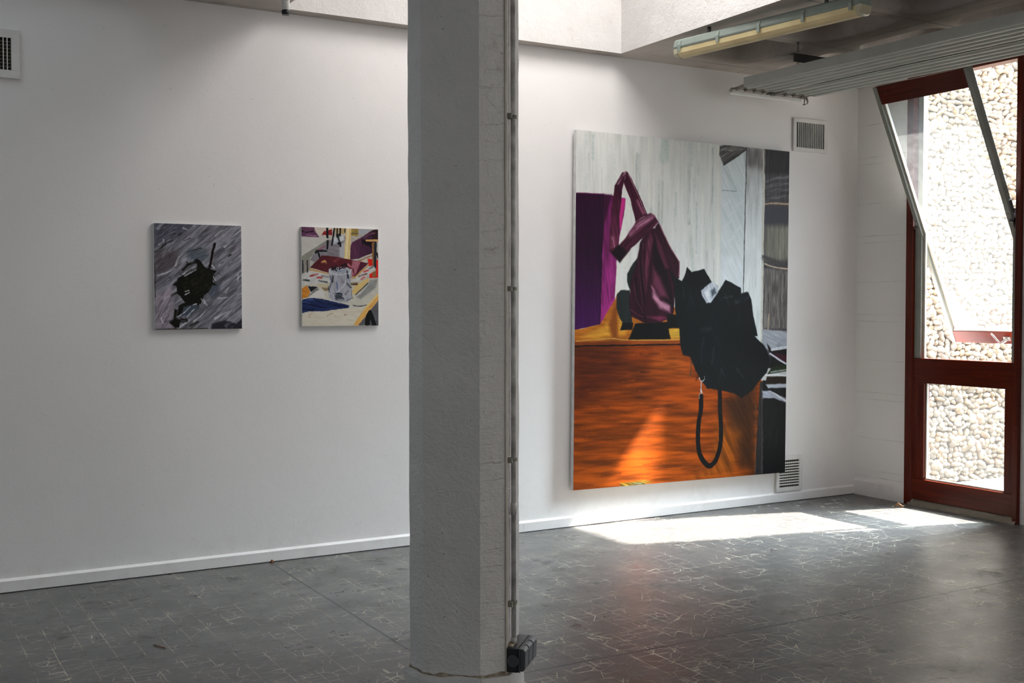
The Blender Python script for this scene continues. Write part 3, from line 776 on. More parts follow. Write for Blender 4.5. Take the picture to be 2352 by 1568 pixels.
('L',(84,30,2),[48,857,114,856],9.0,9.0,8,0.2697548326662691),
('L',(100,38,2),[286,629,414,626],5.6,5.6,8,0.3795325744940585),
('L',(84,30,2),[38,752,106,753],6.5,6.5,8,0.5376754569053548),
('L',(150,74,12),[101,857,228,863],10.3,10.3,8,0.28923811599965116),
('L',(100,38,2),[135,685,220,681],5.5,5.5,8,0.5590107063749952),
('L',(84,30,2),[368,785,411,782],7.5,7.5,8,0.5506091336775223),
('L',(140,56,5),[53,947,96,948],4.8,4.8,8,0.5403151541071138),
('L',(140,56,5),[289,847,367,847],8.8,8.8,8,0.35215324977325346),
('L',(100,38,2),[448,779,508,778],6.6,6.6,8,0.504803050122635),
('L',(100,38,2),[40,733,148,730],8.1,8.1,8,0.3776267748176908),
('L',(150,74,12),[368,637,432,632],3.7,3.7,8,0.3326491907297848),
('L',(140,56,5),[205,702,258,697],8.4,8.4,8,0.5561524481059884),
('L',(100,38,2),[469,843,547,846],7.7,7.7,8,0.3932454621007051),
('L',(100,38,2),[424,980,568,982],5.3,5.3,8,0.5769683819736661),
('L',(150,74,12),[88,644,152,643],7.8,7.8,8,0.26419667838651884),
('L',(100,38,2),[350,714,392,713],4.7,4.7,8,0.5237018305849737),
('L',(100,38,2),[70,769,148,771],6.7,6.7,8,0.5334951132174461),
('L',(140,56,5),[134,745,263,747],10.0,10.0,8,0.4159355806863245),
('L',(140,56,5),[473,696,542,696],9.6,9.6,8,0.5324983059674948),
('L',(84,30,2),[140,698,177,695],4.3,4.3,8,0.2572999943644202),
('L',(100,38,2),[448,613,525,608],5.8,5.8,8,0.4434239004723226),
('L',(140,56,5),[229,698,309,699],3.6,3.6,8,0.44110548745042855),
('L',(150,74,12),[48,721,148,721],8.4,8.4,8,0.36883664440663627),
('L',(150,74,12),[18,622,140,619],5.0,5.0,8,0.2974829003980788),
('L',(140,56,5),[358,905,453,909],4.5,4.5,8,0.2559663479777973),
('L',(100,38,2),[303,942,388,943],9.9,9.9,8,0.5349033049651337),
('L',(150,74,12),[282,763,349,767],4.2,4.2,8,0.541264683689723),
('L',(100,38,2),[52,886,131,885],6.5,6.5,8,0.5857418416845039),
('L',(84,30,2),[75,722,151,719],9.2,9.2,8,0.5759640578547571),
('L',(84,30,2),[286,622,372,623],8.3,8.3,8,0.5690683457529164),
('L',(140,56,5),[52,849,91,848],8.6,8.6,8,0.5393036911282237),
('L',(140,56,5),[209,724,264,724],9.2,9.2,8,0.36066866604428516),
('L',(140,56,5),[129,953,196,956],5.3,5.3,8,0.29603010897395504),
('L',(84,30,2),[120,964,204,962],8.5,8.5,8,0.49436652872105985),
('L',(84,30,2),[58,836,154,834],3.3,3.3,8,0.3487684565858968),
('L',(140,56,5),[454,638,597,638],5.3,5.3,8,0.4458394655324368),
('L',(150,74,12),[84,784,134,780],4.5,4.5,8,0.5974857919928964),
('L',(150,74,12),[317,850,395,854],7.7,7.7,8,0.35884693016379643),
('L',(150,74,12),[303,659,346,654],7.1,7.1,8,0.38383485915194043),
('L',(84,30,2),[54,749,116,751],4.3,4.3,8,0.2944175599832496),
('L',(84,30,2),[167,942,296,951],5.9,5.9,8,0.2998772549850737),
('L',(100,38,2),[223,634,270,630],6.6,6.6,8,0.5088050836390239),
('L',(100,38,2),[250,924,344,927],7.1,7.1,8,0.4048005357547754),
('L',(150,74,12),[251,916,365,921],8.6,8.6,8,0.5116515372902897),
('L',(150,74,12),[143,921,210,919],4.2,4.2,8,0.4612553696515428),
('L',(150,74,12),[32,828,78,832],9.5,9.5,8,0.5279028172879602),
('L',(140,56,5),[472,870,521,870],6.4,6.4,8,0.30121829663711114),
('L',(140,56,5),[281,730,383,729],8.3,8.3,8,0.5198476366190234),
('L',(140,56,5),[339,739,407,734],5.2,5.2,8,0.29311271280589946),
('L',(140,56,5),[235,879,346,883],6.4,6.4,8,0.3434013117739264),
('L',(150,74,12),[64,729,195,730],6.4,6.4,8,0.4662301295850453),
('P',(108,88,28),[199,991,310,988,348,995,310,1001,211,1004],8,(20,50,6),0),
('L',(90,106,90),[254,996,298,996],5.2,5.2,5,1.0),
('L',(10,8,8),[-6,598,470,596],4.5,4.5,2,1.0),
('P',(38,42,44),[275,341,248,364,224,393,224,418,237,442,261,413],3,(80,10,6),0),
('P',(44,50,50),[195,440,178,453,178,492,193,521,214,537,249,537,236,440],3,(80,10,6),0),
('P',(12,12,12),[205,533,253,533,248,552,195,554],3,0,0),
('P',(70,20,44),[217,103,196,108,165,146,150,220,142,330,155,335,185,312,188,227,197,157,205,136],2,(80,24,6),((92,34,62),170,170,181,292)),
('L',(160,130,142),[209,108,177,140],9.5,9.5,8,0.8),
('L',(150,96,118),[156,293,167,329],14.9,14.9,12,0.8),
('P',(70,20,44),[217,103,204,136,233,182,259,244,310,222,279,174,240,126],2,(70,24,6),0),
('L',(150,110,126),[224,113,266,166,302,218],3.4,3.4,4,0.8),
('L',(140,80,104),[266,185,292,218],14.9,14.9,12,0.7),
('P',(58,16,34),[361,241,411,306,461,355,460,402,412,423,371,328,344,262],3,(60,16,6),0),
('L',(140,90,108),[364,245,414,310,457,354,457,397],4.1,4.1,4,0.8),
('P',(56,12,32),[318,263,280,301,268,351,243,405,233,475,243,514,308,534,373,532,416,520,436,503,442,414,411,369,378,307,344,260],3,(80,20,6),0),
('P',(96,40,62),[325,271,309,309,300,371,310,445,319,371,338,295],8,(80,22,6),0),
('P',(34,8,20),[344,283,338,329,346,403,399,478,436,495,412,411,378,319],10,0,0),
('P',(88,34,56),[344,270,378,311,411,373,392,378,361,328],10,0,0),
('P',(150,104,124),[333,424,372,466,419,482,421,503,373,491,340,462],12,(40,24,6),0),
('P',(104,48,72),[339,370,372,403,412,461,372,457,339,420],16,0,0),
('P',(110,40,70),[320,516,373,528,413,518,373,512],10,0,0),
('L',(112,60,82),[274,355,281,413,301,495],4.1,4.1,5,0.65),
('L',(112,60,82),[252,421,268,467,301,508],4.1,4.1,5,0.65),
('L',(112,60,82),[243,496,281,512,320,516],4.1,4.1,5,0.65),
('L',(112,60,82),[293,305,292,371,307,454],4.1,4.1,5,0.65),
('L',(112,60,82),[318,271,306,330,310,412],4.1,4.1,5,0.65),
('L',(22,4,14),[283,309,280,363,307,508],8.1,8.1,8,0.7),
('L',(22,4,14),[261,405,281,487,311,524],8.1,8.1,8,0.7),
('L',(22,4,14),[358,328,412,411,433,486],8.1,8.1,8,0.7),
('P',(74,22,46),[142,330,155,337,191,362,241,320,318,273,362,241,345,223,323,216,260,244,216,289,187,312],3,(140,22,7),0),
('L',(156,112,134),[235,278,279,250,334,227],23.0,23.0,24,0.75),
('L',(150,100,122),[266,261,318,238],12.2,12.2,12,0.7),
('P',(28,6,18),[153,335,191,361,222,332,184,312],12,0,0),
('P',(10,10,10),[262,535,406,530,423,580,232,581],3,0,0),
('P',(14,12,12),[406,507,463,511,463,547,406,549],4,0,0),
('L',(60,56,40),[240,576,262,541],2.7,2.7,3,0.6),
('P',(19,23,27),[411,377,435,394,452,404,472,410,487,393,496,369,518,384,578,374,606,403,616,412,606,451,645,442,683,403,733,418,759,427,762,442,795,438,814,462,825,514,848,572,832,573,885,605,915,646,897,685,858,712,823,739,773,761,729,746,667,735,600,728,566,698,543,673,516,633,480,626,468,592,462,539,464,554,443,495,435,419],3,(120,10,6),0),
('L',(52,62,72),[744,679,738,707],5.5,5.5,8,0.32992671539370905),
('L',(40,44,52),[625,435,660,464],9.9,9.9,8,0.5845456020843842),
('L',(8,10,12),[574,517,577,547],10.2,10.2,8,0.5741404619071744),
('L',(52,62,72),[560,417,578,435],4.6,4.6,8,0.4282577795838357),
('L',(8,10,12),[546,427,571,451],7.1,7.1,8,0.4455941403758871),
('L',(12,14,17),[700,687,707,727],4.9,4.9,8,0.6519914565318773),
('L',(60,70,80),[580,576,578,596],9.6,9.6,8,0.5395396586732449),
('L',(60,70,80),[480,427,483,459],10.7,10.7,8,0.48906568370512704),
('L',(40,44,52),[499,485,515,534],6.1,6.1,8,0.4147723439247561),
('L',(52,62,72),[672,667,655,714],9.1,9.1,8,0.42844932098986865),
('L',(40,44,52),[743,525,763,541],8.5,8.5,8,0.557670174296981),
('L',(60,70,80),[754,491,746,520],4.7,4.7,8,0.5565117464006961),
('L',(52,62,72),[630,609,621,654],9.6,9.6,8,0.6672837154240944),
('L',(40,44,52),[586,532,607,565],5.4,5.4,8,0.4194233785353148),
('L',(60,70,80),[633,624,633,671],8.0,8.0,8,0.5889686248838801),
('L',(40,44,52),[631,566,664,604],7.4,7.4,8,0.6415099239828314),
('L',(40,44,52),[513,452,501,500],6.7,6.7,8,0.3847804555756149),
('L',(40,44,52),[514,430,509,477],8.7,8.7,8,0.5916876287966744),
('L',(12,14,17),[532,539,523,562],5.8,5.8,8,0.5776499478987625),
('L',(12,14,17),[566,454,564,473],5.2,5.2,8,0.4931908777344828),
('L',(8,10,12),[575,494,579,528],8.1,8.1,8,0.5512536415511906),
('L',(8,10,12),[601,435,634,467],8.0,8.0,8,0.4073889867058982),
('L',(12,14,17),[762,648,766,681],7.3,7.3,8,0.46246295569994234),
('L',(52,62,72),[664,672,689,698],9.0,9.0,8,0.5333783814946969),
('L',(8,10,12),[744,577,733,626],6.6,6.6,8,0.31674290175083264),
('L',(8,10,12),[570,629,556,671],7.8,7.8,8,0.42109919960541825),
('L',(60,70,80),[740,669,779,700],7.8,7.8,8,0.6055906246622409),
('L',(12,14,17),[595,540,590,580],7.9,7.9,8,0.45421125803309326),
('L',(12,14,17),[561,659,575,690],10.2,10.2,8,0.5211260723363698),
('L',(8,10,12),[577,659,587,680],7.5,7.5,8,0.3668700072740178),
('L',(52,62,72),[627,549,637,589],5.6,5.6,8,0.4043415251886932),
('L',(60,70,80),[523,454,529,477],10.6,10.6,8,0.37443329770771383),
('L',(12,14,17),[647,588,668,611],5.8,5.8,8,0.4390543125076427),
('L',(12,14,17),[567,452,593,474],7.1,7.1,8,0.689767036184192),
('L',(12,14,17),[564,672,546,703],10.8,10.8,8,0.3532063107859459),
('L',(40,44,52),[761,564,773,605],6.9,6.9,8,0.621711806744236),
('L',(8,10,12),[540,598,575,617],4.3,4.3,8,0.47255719792983),
('L',(60,70,80),[523,650,519,686],7.9,7.9,8,0.6861844030650451),
('L',(12,14,17),[572,456,613,497],7.3,7.3,8,0.5953929283877991),
('L',(8,10,12),[503,598,528,621],4.6,4.6,8,0.3319663580785711),
('L',(52,62,72),[683,447,702,480],8.8,8.8,8,0.5211541682303681),
('L',(12,14,17),[678,565,702,578],6.0,6.0,8,0.5794521731594031),
('L',(8,10,12),[509,428,533,473],6.5,6.5,8,0.31770911753826186),
('L',(8,10,12),[522,421,530,460],6.3,6.3,8,0.38983420861096296),
('L',(60,70,80),[607,685,600,704],6.7,6.7,8,0.45818400477090304),
('L',(52,62,72),[678,498,659,512],6.3,6.3,8,0.3785843356076524),
('L',(8,10,12),[645,505,648,553],5.5,5.5,8,0.5344879759149901),
('L',(12,14,17),[671,686,700,719],4.7,4.7,8,0.6706505565022983),
('L',(40,44,52),[651,626,663,651],7.6,7.6,8,0.3903764318413918),
('L',(52,62,72),[630,515,641,547],5.7,5.7,8,0.6698467158377378),
('L',(40,44,52),[591,420,609,435],7.5,7.5,8,0.4920212921669352),
('L',(60,70,80),[458,532,456,563],6.1,6.1,8,0.4220049792581453),
('L',(40,44,52),[516,445,529,487],7.5,7.5,8,0.5522164230481136),
('P',(12,13,16),[496,369,518,384,578,374,606,403,616,412,575,425,534,430,479,412],4,0,0),
('P',(160,166,176),[563,436,616,409,648,422,646,442,612,472,591,474,570,453],4,(60,26,6),0),
('P',(80,90,98),[610,436,631,427,638,444,617,457],8,0,0),
('P',(205,208,214),[582,442,599,433,606,451,593,457],8,0,0),
('L',(86,94,104),[738,469,795,455],17.6,17.6,12,0.6),
('L',(70,78,88),[673,456,716,452],10.8,10.8,10,0.6),
('L',(70,80,92),[759,445,788,440],6.8,6.8,6,0.7),
('L',(60,66,76),[569,554,611,549],20.3,20.3,16,0.5),
('L',(6,8,10),[659,441,610,494,569,537],6.8,6.8,6,0.8),
('L',(40,56,80),[571,593,570,655],5.2,5.2,4,0.6),
('L',(16,16,18),[571,752,570,795,560,832,559,886,570,928,609,960,643,948,665,907,670,857,664,798,661,731],20.1,20.1,2,1.0),
('L',(148,158,166),[561,696,565,704,576,706,586,700,585,692],2.6,2.6,1.5,1.0),
('L',(150,150,156),[571,706,570,733],3.2,3.2,1.5,1.0),
('L',(170,170,176),[570,733,572,739],6.5,6.5,1.5,1.0),
('L',(140,130,130),[562,757,562,746,577,742],3.2,3.2,1.5,1.0),
('P',(52,48,50),[863,714,880,712,884,1010,842,1008],2,(90,16,4),0),
('L',(110,100,90),[843,786,843,995],1.9,1.9,2,0.7),
('L',(96,92,90),[873,735,880,995],3.2,3.2,3,0.7),
('P',(24,24,27),[878,710,1043,713,1048,1019,884,1010],2,(90,10,4),0),
('L',(62,60,60),[900,841,897,889],3.9,3.9,5,0.5),
('L',(62,60,60),[982,777,979,806],3.9,3.9,5,0.5),
('L',(62,60,60),[956,868,953,912],3.9,3.9,5,0.5),
('L',(62,60,60),[959,832,956,875],3.9,3.9,5,0.5),
('L',(62,60,60),[936,835,933,862],3.9,3.9,5,0.5),
('L',(62,60,60),[921,848,918,885],3.9,3.9,5,0.5),
('L',(62,60,60),[936,801,933,842],3.9,3.9,5,0.5),
('L',(62,60,60),[954,850,951,917],3.9,3.9,5,0.5),
('L',(62,60,60),[936,796,933,836],3.9,3.9,5,0.5),
('L',(62,60,60),[897,798,894,849],3.9,3.9,5,0.5),
('L',(62,60,60),[949,800,946,834],3.9,3.9,5,0.5),
('L',(62,60,60),[901,792,898,840],3.9,3.9,5,0.5),
('L',(62,60,60),[917,863,914,913],3.9,3.9,5,0.5),
('L',(62,60,60),[924,818,921,845],3.9,3.9,5,0.5),
('P',(134,138,146),[867,552,1041,561,1041,578,983,582,918,614,896,595],3,(20,14,6),0),
('P',(30,28,32),[896,595,918,615,1005,602,1013,673,897,672,918,646],3,0,0),
('L',(172,176,184),[921,616,998,608],10.4,13.0,4,1.0),
('P',(66,26,40),[909,627,1013,632,1013,662,947,643],3,0,0),
('L',(165,168,180),[912,627,954,644,998,660],7.8,7.8,4,1.0),
('P',(38,52,28),[922,670,1013,660,1013,682,897,692],3,(20,14,6),0),
('L',(140,148,152),[919,685,1006,678],7.8,7.8,5,0.8),
('L',(196,200,206),[890,693,941,693,999,698],5.8,5.8,3,1.0),
('P',(44,32,22),[898,698,1014,700,1014,721,891,721],4,0,0),
('P',(146,150,160),[892,722,1014,721,1014,735,905,734],3,0,0),
('P',(136,140,152),[875,743,913,741,1015,773,1015,785,935,766,877,765],3,(30,20,6),0),
('L',(230,230,236),[916,742,997,775],2.6,2.6,2,0.7),
]
GREY_PICTURE = [
('P',(104,104,112),[-58,-90,1136,-119,1121,1106,-74,1093],2,(140,26,20),0),
('P',(80,80,92),[-6,-16,482,-27,252,153,-9,225],60,(140,18,14),0),
('P',(88,82,88),[8,270,278,229,276,389,14,482],50,(140,20,14),0),
('P',(122,114,124),[3,664,201,587,225,816,195,991,-2,997],40,(120,22,14),0),
('P',(84,92,102),[387,235,570,232,624,324,440,357,368,312],40,(160,14,10),0),
('P',(76,82,94),[621,570,751,554,731,663,619,724],30,(120,14,10),0),
('P',(46,46,56),[653,948,793,918,933,950,1010,896,1008,1005,634,1002],20,0,0),
('L',(128,128,138),[315,137,330,125,344,123],23.4,9.6,13,0.2144997311936767),
('L',(112,118,130),[25,427,35,410,44,402],14.5,14.0,13,0.34136342354826993),
('L',(92,94,104),[47,579,60,559,72,547],21.2,5.7,13,0.2360637708393594),
('L',(140,138,150),[291,812,314,783,337,763],23.6,5.2,13,0.33693611642738946),
('L',(168,168,174),[50,197,77,180,104,171],26.3,8.2,13,0.4308603459097154),
('L',(84,84,96),[239,168,255,157,270,155],28.1,11.9,13,0.4187843738933572),
('L',(168,168,174),[268,979,286,953,304,937],17.2,4.9,13,0.32224077511895144),
('L',(168,168,174),[657,760,700,733,743,715],22.7,9.5,13,0.28754459692979206),
('L',(128,128,138),[799,45,817,24,834,13],14.5,11.0,13,0.37537300532610596),
('L',(168,168,174),[994,820,1017,799,1040,787],13.4,6.2,13,0.3154238215749415),
('L',(140,138,150),[110,48,127,37,143,34],24.3,9.5,13,0.42920405654501537),
('L',(112,118,130),[154,393,167,377,180,369],37.9,8.7,13,0.2696052661284743),
('L',(92,94,104),[340,882,359,872,378,872],17.2,4.7,13,0.36462916924308253),
('L',(168,168,174),[833,161,849,145,864,138],30.5,5.8,13,0.2796529202779716),
('L',(118,108,118),[852,952,892,929,931,915],39.0,13.3,13,0.3949923726765182),
('L',(112,118,130),[796,378,811,363,825,359],14.6,6.6,13,0.21683690396075622),
('L',(92,94,104),[151,331,158,317,165,312],28.4,10.7,13,0.4372371896423584),
('L',(168,168,174),[61,199,90,172,119,153],30.3,5.7,13,0.31853786580793975),
('L',(92,94,104),[470,978,492,960,514,952],15.7,7.2,13,0.2856589595607505),
('L',(168,168,174),[831,140,867,100,903,70],17.0,4.8,13,0.3357931064705286),
('L',(84,84,96),[511,979,550,960,589,950],27.9,8.1,13,0.42706463591576005),
('L',(140,138,150),[208,534,240,509,272,493],36.2,12.0,13,0.4045832358313433),
('L',(150,150,158),[213,510,223,497,234,493],35.8,6.5,13,0.31806001562471387),
('L',(168,168,174),[598,330,638,309,678,298],40.6,6.8,13,0.29115897134046653),
('L',(150,150,158),[217,185,242,155,267,134],26.7,12.6,13,0.36324451071025227),
('L',(140,138,150),[69,655,112,638,155,630],26.7,12.5,13,0.2446304295843934),
('L',(112,118,130),[315,797,344,785,373,783],34.4,6.1,13,0.22122981236278763),
('L',(92,94,104),[1004,-2,1033,-22,1062,-33],30.6,9.3,13,0.3489675640693045),
('L',(128,128,138),[944,132,957,120,970,118],28.1,8.9,13,0.4334062012643567),
('L',(84,84,96),[867,824,885,806,903,796],27.4,7.8,13,0.3909199461088277),
('L',(118,108,118),[529,831,560,799,590,776],32.1,9.7,13,0.40376175810451953),
('L',(150,150,158),[820,878,834,861,849,854],38.2,10.6,13,0.3941265392733885),
('L',(128,128,138),[777,128,805,100,833,80],29.0,9.7,13,0.28149553776221603),
('L',(140,138,150),[541,780,567,753,593,735],18.3,5.5,13,0.2105497236778235),
('L',(168,168,174),[447,10,462,0,478,0],30.6,9.7,13,0.3263882827128054),
('L',(140,138,150),[687,440,715,420,743,408],33.1,14.0,13,0.4191338704451484),
('L',(92,94,104),[245,552,291,535,337,527],24.9,7.7,13,0.2980910946468228),
('L',(128,128,138),[665,416,684,396,704,385],38.9,11.7,13,0.23861165594217304),
('L',(140,138,150),[658,123,708,100,758,86],34.5,13.4,13,0.22353136129352613),
('L',(112,118,130),[147,662,174,630,202,607],22.6,7.7,13,0.2489361665334828),
('L',(150,150,158),[723,-4,750,-24,777,-35],23.9,7.5,13,0.32935846415148506),
('L',(128,128,138),[969,87,992,74,1014,71],15.2,13.6,13,0.26798011444432324),
('L',(84,84,96),[164,751,209,731,253,719],24.6,9.7,13,0.33414972260440046),
('L',(92,94,104),[486,314,521,283,556,261],25.1,14.0,13,0.21810352368079763),
('L',(128,128,138),[622,798,656,763,690,738],20.5,4.7,13,0.23041938963117733),
('L',(150,150,158),[1000,402,1038,384,1076,376],28.1,5.6,13,0.2596090423653385),
('L',(84,84,96),[154,39,171,17,187,4],28.2,9.0,13,0.2514678867346809),
('L',(150,150,158),[668,254,718,229,768,212],13.2,10.1,13,0.3832700958580784),
('L',(112,118,130),[176,467,193,458,210,457],31.9,13.5,13,0.336476562981706),
('L',(140,138,150),[977,288,994,270,1012,261],37.0,10.9,13,0.376681350411557),
('L',(128,128,138),[394,336,405,318,415,309],31.0,8.9,13,0.419963567807514),
('L',(84,84,96),[40,660,65,636,90,621],30.2,5.0,13,0.37317137921798693),
('L',(168,168,174),[175,259,189,234,204,217],41.1,7.0,13,0.3367683435297271),
('L',(112,118,130),[972,290,983,278,994,275],15.2,11.1,13,0.269732218054615),
('L',(92,94,104),[231,772,257,735,284,706],24.4,4.8,13,0.21041673942278818),
('L',(92,94,104),[294,221,324,199,353,187],31.9,13.4,13,0.37899836000807785),
('L',(92,94,104),[379,314,398,305,417,305],14.0,13.5,13,0.4088223858084734),
('L',(150,150,158),[616,729,634,717,651,715],36.8,13.5,13,0.34601537920155967),
('L',(92,94,104),[673,687,685,674,696,670],31.3,8.3,13,0.43987901789120676),
('L',(140,138,150),[446,33,464,3,483,-19],27.0,12.5,13,0.200828581781962),
('L',(128,128,138),[743,492,778,468,813,453],34.5,12.7,13,0.31846460635251095),
('L',(118,108,118),[848,215,870,201,891,196],27.1,9.4,13,0.2956401193081213),
('L',(128,128,138),[673,763,708,741,743,728],30.2,11.1,13,0.28294323506567676),
('L',(128,128,138),[120,475,162,443,204,419],32.9,7.5,13,0.3689269142031936),
('L',(128,128,138),[460,102,481,91,501,89],40.0,9.1,13,0.20437611395416572),
('L',(140,138,150),[811,970,832,953,852,946],39.5,5.3,13,0.4326340139111668),
('L',(84,84,96),[73,742,92,720,111,707],38.6,6.9,13,0.3758342596985186),
('L',(118,108,118),[899,473,908,460,917,455],32.6,11.8,13,0.3013548323920947),
('L',(168,168,174),[405,365,422,341,438,327],34.6,5.8,13,0.4097776986626155),
('L',(168,168,174),[926,708,950,694,974,691],14.6,13.3,13,0.29754026680959855),
('L',(84,84,96),[57,922,100,900,144,887],15.7,7.4,13,0.4086689987442981),
('L',(140,138,150),[941,228,968,204,995,188],35.3,8.8,13,0.39628566867888954),
('L',(140,138,150),[12,757,49,725,85,702],33.7,11.9,13,0.21236900861089184),
('L',(150,150,158),[435,748,457,732,479,726],39.3,6.3,13,0.3375270488249349),
('L',(84,84,96),[405,269,435,236,465,213],24.6,9.4,13,0.259666256049343),
('L',(118,108,118),[667,100,681,87,696,85],28.8,7.9,13,0.31324651894394195),
('L',(92,94,104),[756,414,776,398,796,391],22.7,6.9,13,0.22277358494566332),
('L',(112,118,130),[244,562,285,545,327,536],23.9,6.7,13,0.38646013648094263),
('L',(168,168,174),[253,747,283,724,312,709],16.4,10.9,13,0.3258489369027795),
('L',(112,118,130),[866,195,884,177,903,167],31.6,7.7,13,0.30795917167131526),
('L',(118,108,118),[805,970,828,947,850,932],41.0,5.3,13,0.32245609052512547),
('L',(118,108,118),[927,930,955,910,983,899],20.0,6.1,13,0.227261499732361),
('L',(118,108,118),[941,717,982,692,1022,677],15.2,4.6,13,0.39421540394340876),
('L',(92,94,104),[111,563,134,528,156,502],31.0,8.9,13,0.33206328570151905),
('L',(140,138,150),[765,77,806,42,847,17],24.1,10.6,13,0.25589575840251),
('L',(140,138,150),[0,294,41,261,82,237],26.6,7.0,13,0.2586920241769445),
('L',(118,108,118),[961,699,973,686,984,683],38.5,5.4,13,0.36179208908233024),
('L',(168,168,174),[215,416,240,391,264,376],33.7,8.5,13,0.29057997294248394),
('L',(118,108,118),[-3,285,12,275,27,274],41.0,12.8,13,0.2779289356728217),
('L',(118,108,118),[221,210,244,196,267,191],30.5,9.4,13,0.4241190452563095),
('L',(150,150,158),[918,30,963,1,1008,-19],19.0,6.0,13,0.4435299262332304),
('L',(168,168,174),[45,51,82,17,119,-7],34.1,13.9,13,0.4493824513244651),
('L',(150,150,158),[320,172,362,156,405,148],21.8,13.0,13,0.38134432915341),
('L',(128,128,138),[990,427,1003,412,1015,406],23.0,5.8,13,0.4388787081188944),
('L',(112,118,130),[972,185,1010,154,1048,132],15.3,6.5,13,0.37631412199412295),
('L',(140,138,150),[307,732,338,707,369,691],36.4,5.0,13,0.39166700058574344),
('L',(128,128,138),[28,53,51,42,73,40],38.9,7.3,13,0.2847673832680551),
('L',(168,168,174),[959,608,993,579,1026,559],39.7,11.8,13,0.2743514690618433),
('L',(140,138,150),[582,802,598,793,613,792],15.9,9.2,13,0.3788927967786373),
('L',(92,94,104),[769,787,813,767,858,756],39.8,12.6,13,0.245734807865145),
('L',(168,168,174),[729,820,764,801,800,791],37.8,12.4,13,0.31519529924142814),
('L',(118,108,118),[384,145,414,118,444,99],28.8,14.4,13,0.28143958851824025),
('L',(128,128,138),[877,991,890,977,904,972],25.0,14.3,13,0.4471080342489689),
('L',(140,138,150),[164,122,203,90,242,67],34.5,11.2,13,0.4117467686047288),
('L',(168,168,174),[103,837,128,810,153,792],20.2,9.0,13,0.2650837630018407),
('L',(140,138,150),[176,225,210,189,245,162],22.3,14.5,13,0.2990173989006388),
('L',(150,150,158),[500,216,537,196,574,186],15.7,12.8,13,0.3186906898074318),
('L',(128,128,138),[833,915,851,894,869,882],14.2,12.8,13,0.35012332792014844),
('L',(84,84,96),[186,63,203,48,220,41],35.3,4.6,13,0.3661888993265146),
('L',(168,168,174),[626,704,639,691,650,688],16.9,7.1,13,0.2509941093621287),
('L',(92,94,104),[196,-2,226,-31,255,-52],30.8,4.9,13,0.21948369146028118),
('L',(128,128,138),[392,792,409,779,426,775],31.8,7.3,13,0.2994430327702423),
('L',(168,168,174),[991,661,1004,648,1017,644],24.8,12.2,13,0.20455329541907902),
('L',(150,150,158),[797,637,822,616,846,605],25.4,5.7,13,0.23914171722485647),
('L',(92,94,104),[76,571,109,541,141,519],13.2,11.0,13,0.33788696405011565),
('L',(92,94,104),[916,63,942,46,968,37],17.0,9.8,13,0.27082375169138373),
('L',(140,138,150),[933,84,972,55,1012,36],21.5,5.0,13,0.4093230726999709),
('L',(128,128,138),[917,296,952,273,987,259],39.1,12.8,13,0.35508574189286035),
('L',(140,138,150),[142,781,162,757,181,743],36.9,6.7,13,0.24574138590214267),
('L',(140,138,150),[376,108,405,76,434,52],13.9,12.1,13,0.3405858171032462),
('L',(84,84,96),[20,834,42,803,64,782],31.7,7.0,13,0.27705290537816407),
('L',(150,150,158),[378,356,395,341,412,335],30.8,6.9,13,0.32237539974092155),
('L',(118,108,118),[755,776,773,761,790,755],24.4,8.1,13,0.2167801643320469),
('L',(150,150,158),[348,798,381,773,413,757],31.3,11.9,13,0.2205602569917701),
('L',(112,118,130),[774,500,797,474,821,456],31.8,4.8,13,0.3960606931451442),
('L',(92,94,104),[51,608,67,596,83,593],41.4,14.1,13,0.32296749146260617),
('L',(128,128,138),[922,142,970,117,1019,101],37.0,7.1,13,0.3526111601966988),
('L',(118,108,118),[907,443,948,407,989,381],18.8,9.6,13,0.26571691597973224),
('L',(84,84,96),[312,22,325,4,337,-5],32.6,6.2,13,0.42385327588178373),
('L',(168,168,174),[786,93,820,68,854,54],40.9,9.8,13,0.31325964807566276),
('L',(112,118,130),[677,896,704,871,731,855],34.2,8.3,13,0.29286655534944334),
('L',(140,138,150),[361,132,373,117,385,111],17.9,5.0,13,0.38589868016164736),
('L',(168,168,174),[821,235,869,206,917,186],34.1,6.8,13,0.38677994615173555),
('L',(150,150,158),[276,619,297,599,319,587],16.6,11.1,13,0.25681491012222957),
('L',(168,168,174),[16,-7,29,-22,42,-28],28.3,7.6,13,0.30330961567087267),
('L',(150,150,158),[122,358,140,347,159,344],40.0,6.0,13,0.26089706664434187),
('L',(112,118,130),[80,632,123,614,165,605],36.4,5.1,13,0.4417838499164135),
('L',(118,108,118),[813,893,846,871,879,859],20.0,5.0,13,0.4258758675314478),
('L',(140,138,150),[230,45,243,35,256,35],16.9,10.6,13,0.24987956680033),
('L',(150,150,158),[815,153,836,134,856,124],41.7,9.3,13,0.381076518787023),
('L',(128,128,138),[530,363,571,332,613,310],34.4,6.8,13,0.3131218097645635),
('L',(84,84,96),[95,223,110,199,124,184],33.5,10.1,13,0.2664969266129023),
('L',(140,138,150),[420,785,440,768,460,760],15.2,6.3,13,0.32685714292382395),
('L',(168,168,174),[901,841,916,824,931,817],18.3,10.6,13,0.29717679457469603),
('L',(118,108,118),[362,849,413,830,465,821],26.5,4.6,13,0.3326545713425022),
('L',(140,138,150),[7,952,39,916,72,889],24.2,10.2,13,0.34633307434209126),
('L',(92,94,104),[164,21,187,-11,209,-34],22.8,4.8,13,0.2354603970437121),
('L',(150,150,158),[26,687,61,664,97,650],14.7,8.2,13,0.3476182001862091),
('L',(112,118,130),[811,817,826,807,842,806],15.9,5.7,13,0.25143085346214555),
('L',(84,84,96),[16,843,52,826,88,817],26.6,12.5,13,0.23316343407679688),
('L',(168,168,174),[641,279,660,261,679,252],20.2,11.7,13,0.27064830520825095),
